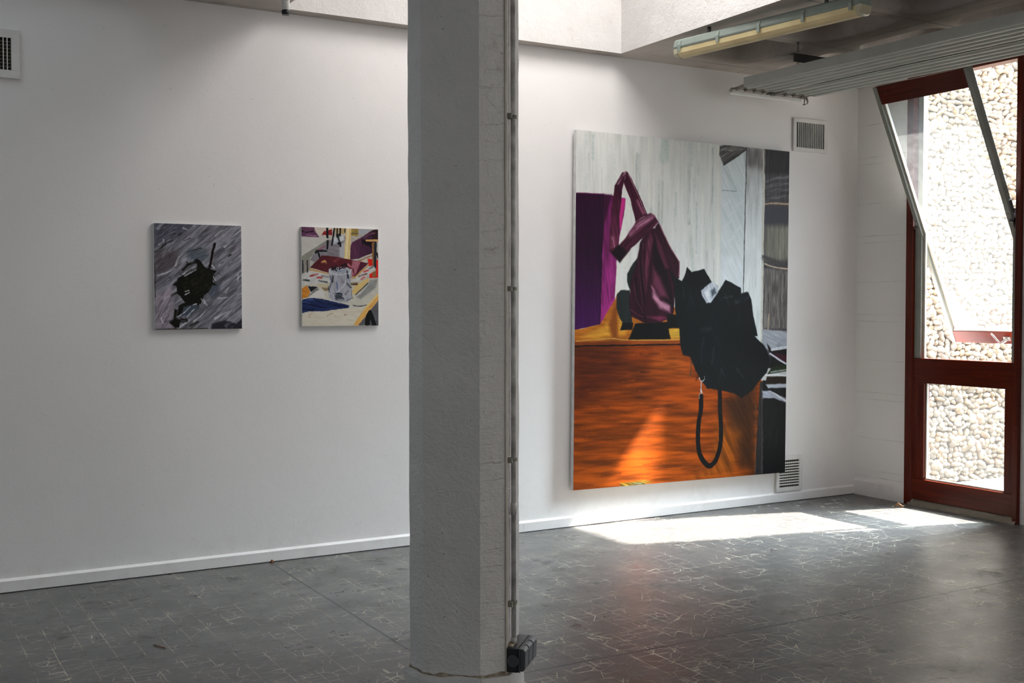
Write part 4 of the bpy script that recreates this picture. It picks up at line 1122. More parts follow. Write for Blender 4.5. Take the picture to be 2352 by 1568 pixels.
('L',(84,84,96),[357,309,390,296,423,292],30.8,8.7,13,0.20774534007358525),
('L',(140,138,150),[420,769,451,739,482,719],33.6,10.3,13,0.40695744844319215),
('L',(150,150,158),[274,427,295,409,315,401],12.9,9.5,13,0.32270574848295935),
('L',(84,84,96),[798,164,821,145,845,136],29.6,12.7,13,0.2397238401393029),
('L',(128,128,138),[944,210,983,173,1021,146],27.0,10.2,13,0.44777880627132643),
('L',(128,128,138),[93,318,123,278,152,246],25.0,8.3,13,0.36146567096034815),
('L',(140,138,150),[291,419,308,404,324,398],40.3,10.5,13,0.2317201307630997),
('L',(118,108,118),[20,575,59,546,98,526],32.0,6.3,13,0.38549681328858043),
('L',(118,108,118),[423,769,439,756,454,752],31.5,9.6,13,0.37414095855865703),
('L',(92,94,104),[250,750,286,733,322,725],41.2,10.6,13,0.38078997233242273),
('L',(128,128,138),[339,224,362,213,386,211],17.5,6.5,13,0.3644749606058709),
('L',(84,84,96),[142,138,160,117,178,106],18.5,5.6,13,0.3594952156979637),
('L',(112,118,130),[194,379,210,353,226,336],33.0,10.9,13,0.32512164000585914),
('L',(140,138,150),[456,126,482,107,508,97],39.2,10.3,13,0.3075070923215931),
('L',(140,138,150),[745,408,778,378,811,357],32.5,9.1,13,0.3603847055215677),
('L',(112,118,130),[298,622,315,596,333,579],33.5,7.1,13,0.35740367613073143),
('L',(92,94,104),[614,397,660,370,706,352],38.8,4.7,13,0.2820133942704265),
('L',(140,138,150),[824,909,842,889,859,879],17.4,14.0,13,0.3954479253875581),
('L',(118,108,118),[514,83,544,62,575,49],27.7,12.9,13,0.35981532222138124),
('L',(128,128,138),[955,188,982,170,1009,162],34.0,10.9,13,0.35350057250908207),
('L',(112,118,130),[240,372,250,356,259,349],31.1,10.4,13,0.36872102646552957),
('L',(140,138,150),[98,295,137,260,176,235],41.7,9.2,13,0.4402128789424202),
('L',(140,138,150),[145,926,170,890,196,862],26.4,6.8,13,0.3405134791893973),
('L',(112,118,130),[969,335,1012,310,1054,293],26.4,10.0,13,0.2735855805871783),
('L',(84,84,96),[107,830,142,797,176,773],33.3,14.4,13,0.3718628746523506),
('L',(168,168,174),[799,796,831,770,863,753],26.7,10.9,13,0.30712331835807105),
('L',(150,150,158),[654,348,700,328,746,316],15.2,7.8,13,0.3411473246399424),
('L',(150,150,158),[945,519,975,494,1005,478],18.9,7.5,13,0.21799989800147104),
('L',(140,138,150),[857,164,896,136,934,116],39.1,6.2,13,0.3979185874285581),
('L',(84,84,96),[890,600,928,579,966,568],18.5,9.9,13,0.37319817694481605),
('L',(84,84,96),[738,426,772,408,806,400],25.0,9.3,13,0.4067634689423037),
('L',(150,150,158),[904,695,920,678,935,671],17.4,11.5,13,0.28017100294672026),
('L',(128,128,138),[489,283,515,263,540,252],18.0,11.0,13,0.2900938075708712),
('L',(128,128,138),[14,37,62,11,110,-6],27.6,13.5,13,0.3211688886530171),
('L',(168,168,174),[18,713,41,696,64,689],22.7,10.1,13,0.3946309982343346),
('L',(150,150,158),[917,265,936,247,955,238],36.8,12.8,13,0.27322070627506545),
('L',(128,128,138),[258,498,297,484,336,479],22.4,7.5,13,0.2792734990141932),
('L',(150,150,158),[787,16,832,-10,877,-27],24.4,5.0,13,0.22712512762511275),
('L',(112,118,130),[820,462,835,451,850,450],30.7,11.5,13,0.35670356652457336),
('L',(128,128,138),[196,661,231,633,266,613],32.1,8.8,13,0.41730146191451256),
('L',(92,94,104),[81,927,106,887,132,857],35.7,7.1,13,0.3405253665710478),
('L',(150,150,158),[290,412,312,389,334,374],27.3,12.8,13,0.3305385065067177),
('L',(128,128,138),[771,407,798,390,825,382],13.2,10.5,13,0.29678571036804974),
('L',(128,128,138),[934,985,960,965,986,954],15.2,13.5,13,0.3180481299986633),
('L',(140,138,150),[-6,664,40,648,87,642],38.1,4.7,13,0.232242122054718),
('L',(150,150,158),[717,224,736,211,756,207],23.4,11.5,13,0.38681045382013923),
('L',(118,108,118),[127,755,152,728,177,710],26.2,7.1,13,0.4330866770632695),
('L',(128,128,138),[965,712,975,698,984,693],24.1,10.6,13,0.27812370309502243),
('L',(118,108,118),[957,834,980,817,1004,810],26.4,14.2,13,0.2416175651269155),
('L',(118,108,118),[97,951,125,916,153,890],24.0,14.0,13,0.3965605662255651),
('L',(168,168,174),[780,557,793,543,805,539],38.1,4.7,13,0.38142736140163236),
('L',(140,138,150),[133,829,177,799,222,779],23.7,10.6,13,0.37120548966564215),
('L',(84,84,96),[893,805,903,793,914,790],20.6,13.8,13,0.23932011050478186),
('L',(92,94,104),[755,780,770,764,785,758],20.7,12.6,13,0.41279563530769176),
('L',(118,108,118),[672,914,686,900,699,895],36.0,12.1,13,0.2501076370248388),
('L',(118,108,118),[937,213,974,189,1011,174],33.4,10.4,13,0.43149974877896646),
('L',(168,168,174),[-2,378,27,356,55,343],35.2,10.4,13,0.2582166079397994),
('L',(140,138,150),[892,885,921,865,950,854],18.3,6.4,13,0.24807850921934163),
('L',(92,94,104),[697,348,723,329,748,320],19.9,9.5,13,0.4306545358097955),
('L',(168,168,174),[867,356,882,342,896,338],30.1,9.8,13,0.2862304145107941),
('L',(118,108,118),[14,25,61,8,107,1],29.8,13.8,13,0.253395774702722),
('L',(92,94,104),[272,84,301,58,330,42],20.1,6.6,13,0.20946763034694488),
('L',(118,108,118),[173,72,192,41,212,20],26.9,13.5,13,0.41140140278249926),
('L',(128,128,138),[860,632,901,614,942,604],20.2,11.0,13,0.34111904470847526),
('L',(92,94,104),[957,663,984,641,1010,629],23.6,11.8,13,0.2587821528161238),
('L',(150,150,158),[152,939,167,930,183,931],37.1,12.4,13,0.2117605650013373),
('L',(92,94,104),[701,639,717,630,732,630],22.0,6.5,13,0.2014443787548329),
('L',(118,108,118),[742,581,776,556,809,540],22.2,5.8,13,0.26425263246530317),
('L',(150,150,158),[474,153,487,135,500,127],26.4,12.6,13,0.42814670986515235),
('L',(168,168,174),[138,829,160,797,182,775],38.6,9.0,13,0.23494069683983015),
('L',(118,108,118),[77,925,114,909,150,901],41.1,6.9,13,0.28064139042619773),
('L',(92,94,104),[104,358,135,327,166,305],33.5,6.0,13,0.33834352211899493),
('L',(84,84,96),[873,247,890,232,906,226],29.4,12.6,13,0.27413776281198277),
('L',(92,94,104),[252,96,278,73,304,60],41.3,13.5,13,0.21421323163621267),
('L',(84,84,96),[665,193,686,176,707,167],34.7,8.9,13,0.4426750592222064),
('L',(112,118,130),[251,227,271,204,290,189],38.9,11.8,13,0.21437059199870226),
('L',(168,168,174),[273,977,298,939,322,910],27.6,12.5,13,0.3107520591503438),
('L',(112,118,130),[949,267,962,254,974,250],19.1,5.9,13,0.3428349617508919),
('L',(128,128,138),[162,766,182,753,201,749],36.9,11.9,13,0.4223313275884013),
('L',(140,138,150),[761,155,791,125,820,104],29.7,5.2,13,0.2505727101304314),
('L',(168,168,174),[729,394,743,383,757,381],22.5,13.2,13,0.41047696962800057),
('L',(84,84,96),[488,-4,519,-20,550,-26],20.0,14.4,13,0.3407819014631637),
('L',(168,168,174),[21,697,61,670,101,651],27.9,9.7,13,0.3114418468787055),
('L',(168,168,174),[104,709,149,689,194,677],35.4,10.3,13,0.4170228629957682),
('L',(118,108,118),[902,273,933,240,964,218],27.7,9.9,13,0.3326276265168603),
('L',(128,128,138),[1,964,15,946,28,937],21.8,14.1,13,0.3388400584778817),
('L',(118,108,118),[1,922,22,909,43,904],28.0,5.6,13,0.37566133559534765),
('L',(118,108,118),[866,712,879,695,892,688],29.8,5.7,13,0.39037784129310926),
('L',(140,138,150),[102,881,121,865,140,859],17.0,12.0,13,0.3432103560530668),
('L',(112,118,130),[146,822,174,810,202,807],30.1,4.9,13,0.3506975563720156),
('L',(168,168,174),[980,24,1005,3,1029,-9],33.6,10.2,13,0.4107565588899346),
('L',(168,168,174),[993,301,1023,277,1053,262],27.8,13.9,13,0.4394652472439482),
('L',(92,94,104),[237,413,261,396,285,388],14.8,9.6,13,0.30826013274637026),
('L',(118,108,118),[13,131,56,115,99,108],31.2,13.4,13,0.4023171484101381),
('L',(84,84,96),[891,8,913,-8,935,-15],31.1,4.9,13,0.40158245586675345),
('L',(150,150,158),[92,112,104,90,116,78],21.1,11.0,13,0.27635293593174515),
('L',(84,84,96),[105,588,138,575,171,571],15.2,13.9,13,0.34756204101039373),
('L',(128,128,138),[880,917,902,901,923,894],34.3,9.1,13,0.2717918553198636),
('L',(168,168,174),[692,204,721,179,750,165],26.2,10.7,13,0.33700743634943153),
('L',(112,118,130),[460,297,475,278,490,268],41.0,13.8,13,0.2991135929001088),
('L',(84,84,96),[142,949,161,929,180,917],21.0,7.5,13,0.4468776297124867),
('L',(118,108,118),[773,138,807,101,841,74],31.9,12.9,13,0.32924890106150356),
('L',(92,94,104),[337,758,381,727,425,704],24.9,6.0,13,0.36706070183302125),
('L',(128,128,138),[187,604,220,570,252,545],34.3,12.2,13,0.38581973560533933),
('L',(92,94,104),[460,781,505,756,551,740],24.8,8.7,13,0.22583912947089188),
('L',(92,94,104),[545,99,589,66,632,41],24.9,13.3,13,0.39592153146734194),
('L',(168,168,174),[600,366,627,345,653,333],21.3,10.1,13,0.29767111302562355),
('L',(118,108,118),[374,310,419,288,463,275],23.8,9.9,13,0.2750056843910582),
('L',(168,168,174),[801,422,820,405,838,397],22.2,12.9,13,0.41084747576729447),
('L',(150,150,158),[966,182,1009,150,1051,128],13.5,13.5,13,0.26413716928089914),
('L',(118,108,118),[420,822,449,806,477,798],23.2,8.1,13,0.3486801294167087),
('L',(168,168,174),[948,670,964,657,979,653],27.3,13.9,13,0.3621340840334793),
('L',(168,168,174),[145,178,167,156,190,144],32.9,5.5,13,0.38661689724006887),
('L',(92,94,104),[351,356,366,333,381,318],16.0,11.5,13,0.4236277690062682),
('L',(92,94,104),[812,993,841,978,870,973],28.0,6.6,13,0.4040406773083026),
('L',(128,128,138),[895,397,920,369,946,350],23.0,10.9,13,0.4484372065054595),
('L',(150,150,158),[30,404,54,390,77,386],39.5,5.5,13,0.29939152531727764),
('L',(84,84,96),[9,21,37,-14,64,-40],38.1,9.7,13,0.42389117727333425),
('L',(128,128,138),[134,188,151,175,167,170],13.6,14.0,13,0.2190325177657153),
('L',(168,168,174),[414,797,450,774,487,761],16.9,7.3,13,0.2595657310520202),
('L',(128,128,138),[18,623,66,602,115,591],22.9,8.4,13,0.31245960299671227),
('L',(118,108,118),[36,887,80,858,123,838],14.3,6.8,13,0.2595731423223939),
('L',(118,108,118),[144,580,153,567,161,562],21.6,14.2,13,0.3506381318941111),
('L',(140,138,150),[478,949,500,928,522,916],24.8,11.7,13,0.29964948496838617),
('L',(112,118,130),[4,864,16,845,27,836],18.2,7.5,13,0.4428868615670163),
('L',(112,118,130),[557,97,582,78,607,68],31.7,8.8,13,0.4403071506382696),
('L',(168,168,174),[914,543,940,521,967,508],19.7,11.2,13,0.2087289573236049),
('L',(84,84,96),[333,142,348,130,364,128],28.6,10.1,13,0.39686542288920734),
('L',(140,138,150),[451,791,470,768,490,755],33.8,14.2,13,0.29422340175014683),
('L',(118,108,118),[188,949,206,932,224,925],32.4,14.5,13,0.4355217946813873),
('L',(92,94,104),[994,523,1023,500,1052,486],38.2,9.7,13,0.2306972221990206),
('L',(92,94,104),[535,256,562,239,589,232],21.8,5.4,13,0.29748370705303673),
('L',(128,128,138),[158,847,187,818,216,799],14.7,12.6,13,0.42846255518772125),
('L',(84,84,96),[758,173,774,161,789,159],16.4,7.4,13,0.3791730232517659),
('L',(92,94,104),[385,907,431,885,476,872],40.0,8.2,13,0.2440983586564177),
('L',(118,108,118),[794,685,808,675,822,675],20.0,8.1,13,0.4116785764704022),
('L',(140,138,150),[625,164,661,127,697,100],33.5,5.0,13,0.21011296437059046),
('L',(150,150,158),[152,188,173,165,193,152],28.8,14.0,13,0.35736389651580697),
('L',(112,118,130),[558,212,588,190,617,177],32.3,13.9,13,0.3438188168202324),
('L',(150,150,158),[95,759,138,733,181,716],41.1,4.9,13,0.3702672617718341),
('L',(112,118,130),[301,773,338,738,375,713],33.0,12.0,13,0.29840887039547703),
('L',(112,118,130),[830,263,867,225,904,196],25.6,9.6,13,0.2850748805173124),
('L',(140,138,150),[677,837,707,817,738,807],25.2,13.8,13,0.32797026493877934),
('L',(84,84,96),[110,757,133,723,155,697],17.8,12.4,13,0.240924049856913),
('L',(168,168,174),[225,249,245,240,265,239],24.7,7.7,13,0.2503527310425516),
('L',(140,138,150),[120,702,140,687,160,682],12.9,5.9,13,0.37288127438171026),
('L',(140,138,150),[630,692,661,662,691,640],22.5,10.0,13,0.40384817406157264),
('L',(118,108,118),[760,149,795,127,829,115],37.2,6.6,13,0.3015247103407438),
('L',(84,84,96),[690,-11,703,-23,716,-27],21.6,7.6,13,0.22764883581851394),
('L',(84,84,96),[971,137,1002,113,1033,98],17.6,4.7,13,0.21795458429601078),
('L',(84,84,96),[994,746,1024,715,1055,692],15.9,8.9,13,0.3222190800248327),
('L',(84,84,96),[175,536,202,494,228,462],31.0,11.1,13,0.43381220871702186),
('L',(176,176,180),[41,489,131,466,230,427],29.1,10.9,15,0.6),
('L',(176,176,180),[108,155,112,186],29.1,10.9,15,0.6),
('L',(176,176,180),[240,397,277,320,323,285],29.1,10.9,15,0.6),
('L',(176,176,180),[701,100,739,68,786,44],29.1,10.9,15,0.6),
('L',(176,176,180),[802,206,859,174],29.1,10.9,15,0.6),
('L',(176,176,180),[806,647,853,593],29.1,10.9,15,0.6),
('L',(176,176,180),[731,709,843,693],29.1,10.9,15,0.6),
('L',(176,176,180),[682,902,775,856,879,825],29.1,10.9,15,0.6),
('L',(176,176,180),[292,511,366,449,467,395],29.1,10.9,15,0.6),
('L',(176,176,180),[958,476,958,538],29.1,10.9,15,0.6),
('L',(176,176,180),[71,891,97,944],29.1,10.9,15,0.6),
('L',(176,176,180),[335,37,380,52],29.1,10.9,15,0.6),
('L',(176,176,180),[442,924,525,870,581,809],29.1,10.9,15,0.6),
('L',(176,176,180),[259,991,332,946,396,908],29.1,10.9,15,0.6),
('L',(44,42,36),[17,270,71,239,126,193,207,161],20.0,20.0,5,0.85),
('L',(44,42,36),[154,117,235,93],18.2,18.2,5,0.85),
('L',(44,42,36),[280,103,307,91],20.0,20.0,5,0.85),
('L',(44,42,36),[334,159,407,131],7.3,7.3,5,0.85),
('L',(44,42,36),[368,266,442,246,534,225],14.6,14.6,5,0.85),
('L',(44,42,36),[571,171,636,155],5.5,5.5,5,0.85),
('L',(44,42,36),[405,966,487,932],27.3,27.3,5,0.85),
('L',(44,42,36),[191,679,245,656],31.0,31.0,5,0.85),
('L',(44,42,36),[848,298,872,282],18.2,18.2,5,0.85),
('L',(44,42,36),[166,511,175,504],12.7,12.7,5,0.85),
('L',(44,42,36),[754,369,787,353],4.6,4.6,5,0.85),
('L',(44,42,36),[780,508,799,492],4.6,4.6,5,0.85),
('L',(44,42,36),[715,450,766,485],4.6,4.6,5,0.85),
('L',(44,42,36),[217,62,231,58],12.7,12.7,5,0.85),
('P',(20,21,14),[468,364,454,337,486,325,532,356,568,409,623,424,706,440,659,485,659,547,714,578,649,578,611,647,555,678,517,763,472,732,380,778,335,740,290,686,254,656,246,587,201,580,256,541,265,511,320,488,476,433,486,387],6,(140,8,6),0),
('L',(14,14,10),[450,620,482,601],3.9,2.7,3,0.85),
('L',(58,50,26),[467,543,394,609],11.3,2.7,3,0.85),
('L',(8,8,8),[535,564,557,486],9.3,2.7,3,0.85),
('L',(34,36,18),[337,639,384,612],7.0,2.7,3,0.85),
('L',(14,14,10),[383,540,406,506],4.6,2.7,3,0.85),
('L',(14,14,10),[544,416,605,415],12.2,2.7,3,0.85),
('L',(46,44,20),[345,562,379,542],9.1,2.7,3,0.85),
('L',(8,8,8),[450,500,455,532],12.5,2.7,3,0.85),
('L',(8,8,8),[523,552,483,566],7.0,2.7,3,0.85),
('L',(58,50,26),[572,592,652,546],7.5,2.7,3,0.85),
('L',(46,44,20),[455,662,394,657],4.2,2.7,3,0.85),
('L',(24,28,14),[641,522,680,588],6.3,2.7,3,0.85),
('L',(34,36,18),[329,598,376,571],7.9,2.7,3,0.85),
('L',(8,8,8),[404,509,339,536],11.5,2.7,3,0.85),
('L',(14,14,10),[702,551,633,497],10.2,2.7,3,0.85),
('L',(24,28,14),[357,664,418,629],12.3,2.7,3,0.85),
('L',(8,8,8),[349,540,331,584],3.9,2.7,3,0.85),
('L',(8,8,8),[526,650,493,660],8.9,2.7,3,0.85),
('L',(34,36,18),[306,515,354,488],8.8,2.7,3,0.85),
('L',(58,50,26),[417,534,458,610],10.5,2.7,3,0.85),
('L',(8,8,8),[492,691,466,662],5.9,2.7,3,0.85),
('L',(58,50,26),[335,566,373,545],10.0,2.7,3,0.85),
('L',(8,8,8),[548,427,459,394],4.3,2.7,3,0.85),
('L',(30,40,24),[356,609,275,587],12.3,2.7,3,0.85),
('L',(24,28,14),[356,464,414,431],11.2,2.7,3,0.85),
('L',(30,40,24),[390,588,461,572],4.5,2.7,3,0.85),
('L',(14,14,10),[380,619,354,634],3.8,2.7,3,0.85),
('L',(8,8,8),[410,528,453,504],4.9,2.7,3,0.85),
('L',(14,14,10),[502,531,546,528],12.0,2.7,3,0.85),
('L',(30,40,24),[537,534,536,488],10.3,2.7,3,0.85),
('L',(58,50,26),[543,563,583,541],10.4,2.7,3,0.85),
('L',(14,14,10),[600,500,675,517],6.9,2.7,3,0.85),
('L',(34,36,18),[346,634,445,652],6.0,2.7,3,0.85),
('L',(58,50,26),[461,655,541,609],7.6,2.7,3,0.85),
('L',(34,36,18),[516,447,560,465],8.7,2.7,3,0.85),
('L',(46,44,20),[432,649,403,672],8.5,2.7,3,0.85),
('L',(14,14,10),[411,454,499,404],3.9,2.7,3,0.85),
('L',(30,40,24),[619,542,589,545],4.0,2.7,3,0.85),
('L',(24,28,14),[532,688,507,643],12.5,2.7,3,0.85),
('L',(58,50,26),[446,475,485,453],8.3,2.7,3,0.85),
('L',(58,50,26),[391,610,376,639],4.0,2.7,3,0.85),
('L',(24,28,14),[550,610,476,623],12.2,2.7,3,0.85),
('L',(34,36,18),[400,634,456,602],3.8,2.7,3,0.85),
('L',(8,8,8),[280,581,318,590],5.0,2.7,3,0.85),
('L',(58,50,26),[424,568,481,565],8.5,2.7,3,0.85),
('L',(58,50,26),[658,515,683,500],11.9,2.7,3,0.85),
('L',(14,14,10),[566,565,499,593],6.9,2.7,3,0.85),
('L',(8,8,8),[382,704,456,641],4.3,2.7,3,0.85),
('L',(30,40,24),[558,543,606,516],9.4,2.7,3,0.85),
('L',(46,44,20),[400,623,373,638],9.8,2.7,3,0.85),
('L',(30,40,24),[675,463,573,462],5.8,2.7,3,0.85),
('L',(30,40,24),[430,590,453,577],9.8,2.7,3,0.85),
('L',(58,50,26),[377,638,392,552],4.2,2.7,3,0.85),
('L',(46,44,20),[442,646,432,586],4.3,2.7,3,0.85),
('L',(46,44,20),[482,695,545,659],8.9,2.7,3,0.85),
('L',(30,40,24),[579,567,589,515],12.0,2.7,3,0.85),
('L',(58,50,26),[526,447,571,523],3.9,2.7,3,0.85),
('L',(34,36,18),[475,625,547,584],4.1,2.7,3,0.85),
('L',(14,14,10),[318,564,303,621],5.4,2.7,3,0.85),
('L',(30,40,24),[516,414,489,398],11.1,2.7,3,0.85),
('L',(46,44,20),[353,501,376,488],8.5,2.7,3,0.85),
('L',(46,44,20),[584,477,624,459],11.5,2.7,3,0.85),
('L',(34,36,18),[633,588,561,539],4.2,2.7,3,0.85),
('L',(46,44,20),[423,579,489,541],10.7,2.7,3,0.85),
('L',(14,14,10),[544,556,638,525],12.1,2.7,3,0.85),
('L',(8,8,8),[295,481,368,503],11.2,2.7,3,0.85),
('L',(58,50,26),[471,570,508,548],10.6,2.7,3,0.85),
('L',(58,50,26),[635,602,570,631],11.5,2.7,3,0.85),
('L',(58,50,26),[576,675,535,657],6.0,2.7,3,0.85),
('L',(46,44,20),[440,450,516,406],9.6,2.7,3,0.85),
('L',(58,50,26),[378,521,325,504],12.2,2.7,3,0.85),
('L',(30,40,24),[530,549,449,560],12.5,2.7,3,0.85),
('L',(14,14,10),[516,652,566,623],12.2,2.7,3,0.85),
('L',(30,40,24),[476,524,433,514],5.3,2.7,3,0.85),
('L',(8,8,8),[572,503,597,532],11.4,2.7,3,0.85),
('L',(8,8,8),[508,463,555,436],5.9,2.7,3,0.85),
('L',(30,40,24),[625,554,589,519],7.2,2.7,3,0.85),
('L',(14,14,10),[448,665,529,676],4.2,2.7,3,0.85),
('L',(14,14,10),[395,505,477,458],5.7,2.7,3,0.85),
('L',(30,40,24),[365,621,307,669],5.7,2.7,3,0.85),
('L',(34,36,18),[487,605,444,621],6.6,2.7,3,0.85),
('L',(24,28,14),[358,602,441,555],5.6,2.7,3,0.85),
('L',(46,44,20),[402,560,467,496],12.3,2.7,3,0.85),
('L',(30,40,24),[516,595,539,607],11.8,2.7,3,0.85),
('L',(24,28,14),[502,664,566,628],5.6,2.7,3,0.85),
('L',(14,14,10),[596,618,650,558],10.7,2.7,3,0.85),
('L',(46,44,20),[501,543,574,473],9.9,2.7,3,0.85),
('L',(34,36,18),[472,528,558,479],11.9,2.7,3,0.85),
('L',(8,8,8),[530,636,563,656],7.3,2.7,3,0.85),
('L',(46,44,20),[363,627,333,584],12.6,2.7,3,0.85),
('L',(8,8,8),[517,582,594,538],3.8,2.7,3,0.85),
('L',(8,8,8),[589,644,513,612],3.8,2.7,3,0.85),
('L',(24,28,14),[563,554,590,532],12.5,2.7,3,0.85),
('L',(58,50,26),[459,558,498,536],5.0,2.7,3,0.85),
('L',(24,28,14),[478,437,521,467],12.4,2.7,3,0.85),
('L',(34,36,18),[592,650,659,578],10.3,2.7,3,0.85),
('L',(14,14,10),[440,611,481,587],12.4,2.7,3,0.85),
('L',(46,44,20),[474,613,501,527],3.7,2.7,3,0.85),
('L',(8,8,8),[492,452,422,436],7.4,2.7,3,0.85),
('L',(24,28,14),[618,553,660,530],6.5,2.7,3,0.85),
('L',(24,28,14),[331,602,286,634],11.0,2.7,3,0.85),
('L',(46,44,20),[611,452,615,509],10.0,2.7,3,0.85),
('L',(8,8,8),[459,427,538,381],4.7,2.7,3,0.85),
('L',(8,8,8),[585,449,612,434],8.7,2.7,3,0.85),
('L',(58,50,26),[476,490,444,443],3.7,2.7,3,0.85),
('L',(58,50,26),[485,432,543,398],8.6,2.7,3,0.85),
('L',(46,44,20),[328,677,355,597],10.1,2.7,3,0.85),
('L',(46,44,20),[401,632,339,587],4.3,2.7,3,0.85),
('L',(30,40,24),[511,463,598,413],6.1,2.7,3,0.85),
('L',(24,28,14),[601,526,589,467],8.8,2.7,3,0.85),
('L',(34,36,18),[518,572,521,523],8.4,2.7,3,0.85),
('L',(30,40,24),[511,501,546,481],9.7,2.7,3,0.85),
('L',(14,14,10),[502,701,553,648],6.6,2.7,3,0.85),
('L',(8,8,8),[376,639,321,661],5.9,2.7,3,0.85),
('L',(58,50,26),[511,617,589,573],6.4,2.7,3,0.85),
('L',(14,14,10),[463,465,446,517],7.7,2.7,3,0.85),
('L',(8,8,8),[320,583,322,549],4.8,2.7,3,0.85),
('L',(58,50,26),[307,575,372,538],6.7,2.7,3,0.85),
('L',(14,14,10),[458,527,480,586],9.0,2.7,3,0.85),
('L',(46,44,20),[393,653,435,633],11.2,2.7,3,0.85),
('L',(34,36,18),[544,631,626,584],4.8,2.7,3,0.85),
('L',(8,8,8),[562,572,583,487],7.7,2.7,3,0.85),
('L',(8,8,8),[369,612,351,661],9.2,2.7,3,0.85),
('L',(34,36,18),[423,633,504,586],12.1,2.7,3,0.85),
('L',(8,8,8),[519,705,506,658],5.5,2.7,3,0.85),
('L',(24,28,14),[544,514,487,532],8.2,2.7,3,0.85),
('L',(58,50,26),[617,482,642,468],8.8,2.7,3,0.85),
('L',(34,36,18),[684,482,581,518],11.7,2.7,3,0.85),
('L',(8,8,8),[411,586,316,581],5.8,2.7,3,0.85),
('L',(46,44,20),[454,668,540,619],8.7,2.7,3,0.85),
('L',(14,14,10),[518,411,552,437],8.8,2.7,3,0.85),
('L',(24,28,14),[588,572,615,541],4.1,2.7,3,0.85),
('L',(14,14,10),[421,457,477,424],8.7,2.7,3,0.85),
('L',(14,14,10),[497,397,535,436],11.6,2.7,3,0.85),
('L',(58,50,26),[540,609,512,606],6.1,2.7,3,0.85),
('L',(30,40,24),[437,632,477,609],6.4,2.7,3,0.85),
('L',(34,36,18),[338,651,317,612],11.5,2.7,3,0.85),
('L',(14,14,10),[571,403,569,440],5.5,2.7,3,0.85),
('L',(8,8,8),[378,454,446,415],9.0,2.7,3,0.85),
('L',(58,50,26),[337,603,367,685],9.7,2.7,3,0.85),
('L',(30,40,24),[436,522,532,558],6.6,2.7,3,0.85),
('L',(8,8,8),[405,686,448,661],5.5,2.7,3,0.85),
('L',(34,36,18),[660,508,586,549],11.6,2.7,3,0.85),
('L',(30,40,24),[589,589,569,569],11.7,2.7,3,0.85),
('L',(8,8,8),[542,466,566,452],8.8,2.7,3,0.85),
('L',(46,44,20),[564,487,526,425],10.9,2.7,3,0.85),
('L',(58,50,26),[419,573,435,502],4.6,2.7,3,0.85),
('L',(24,28,14),[552,644,640,593],5.7,2.7,3,0.85),
('L',(30,40,24),[615,435,556,454],4.2,2.7,3,0.85),
('L',(34,36,18),[466,546,493,509],11.6,2.7,3,0.85),
('L',(46,44,20),[521,455,593,413],11.9,2.7,3,0.85),
('L',(34,36,18),[352,634,405,697],7.2,2.7,3,0.85),
('L',(58,50,26),[594,579,565,549],10.0,2.7,3,0.85),
('L',(46,44,20),[473,602,508,582],9.8,2.7,3,0.85),
('L',(8,8,8),[547,603,622,663],12.2,2.7,3,0.85),
('L',(24,28,14),[427,506,374,568],11.7,2.7,3,0.85),
('L',(46,44,20),[530,531,572,506],9.1,2.7,3,0.85),
('L',(30,40,24),[429,524,460,555],11.3,2.7,3,0.85),
('L',(14,14,10),[435,679,510,692],6.8,2.7,3,0.85),
('L',(46,44,20),[615,516,641,500],6.8,2.7,3,0.85),
('L',(30,40,24),[400,546,376,569],6.4,2.7,3,0.85),
('L',(30,40,24),[559,574,620,608],5.1,2.7,3,0.85),
('L',(58,50,26),[448,568,473,553],4.5,2.7,3,0.85),
('L',(46,44,20),[484,525,435,503],10.3,2.7,3,0.85),
('L',(14,14,10),[503,482,485,457],11.3,2.7,3,0.85),
('L',(14,14,10),[567,490,601,470],4.6,2.7,3,0.85),
('L',(46,44,20),[480,565,470,625],7.9,2.7,3,0.85),
('L',(34,36,18),[555,635,497,633],6.2,2.7,3,0.85),
('L',(8,8,8),[284,524,368,475],11.6,2.7,3,0.85),
('L',(24,28,14),[262,543,366,551],10.9,2.7,3,0.85),
('L',(34,36,18),[477,508,476,479],5.0,2.7,3,0.85),
('L',(58,50,26),[452,580,502,552],4.6,2.7,3,0.85),
('L',(34,36,18),[453,547,430,515],9.1,2.7,3,0.85),
('L',(58,50,26),[524,424,568,439],6.7,2.7,3,0.85),
('L',(34,36,18),[496,603,572,559],11.1,2.7,3,0.85),
('L',(14,14,10),[417,645,317,666],6.5,2.7,3,0.85),
('L',(34,36,18),[597,486,688,501],10.3,2.7,3,0.85),
('L',(34,36,18),[446,519,492,492],5.5,2.7,3,0.85),
('L',(14,14,10),[632,507,624,480],10.9,2.7,3,0.85),
('L',(30,40,24),[351,603,371,519],9.1,2.7,3,0.85),
('L',(46,44,20),[613,606,639,591],10.8,2.7,3,0.85),
('L',(24,28,14),[604,599,580,627],9.8,2.7,3,0.85),
('L',(14,14,10),[468,543,519,465],10.4,2.7,3,0.85),
('L',(24,28,14),[561,454,624,418],7.2,2.7,3,0.85),
('L',(58,50,26),[444,443,355,438],8.5,2.7,3,0.85),
('L',(46,44,20),[489,542,580,526],10.5,2.7,3,0.85),
('L',(58,50,26),[510,515,573,479],5.8,2.7,3,0.85),
('L',(24,28,14),[326,588,293,522],9.7,2.7,3,0.85),
('L',(24,28,14),[352,639,361,593],7.3,2.7,3,0.85),
('L',(46,44,20),[549,629,630,583],9.7,2.7,3,0.85),
('L',(26,16,12),[689,177,662,262,643,347,619,424],27.3,27.3,4,1.0),
('L',(60,32,20),[661,324,628,385],10.9,10.9,5,0.7),
('L',(20,21,14),[321,434,376,388,468,356],23.7,36.4,5,1.0),
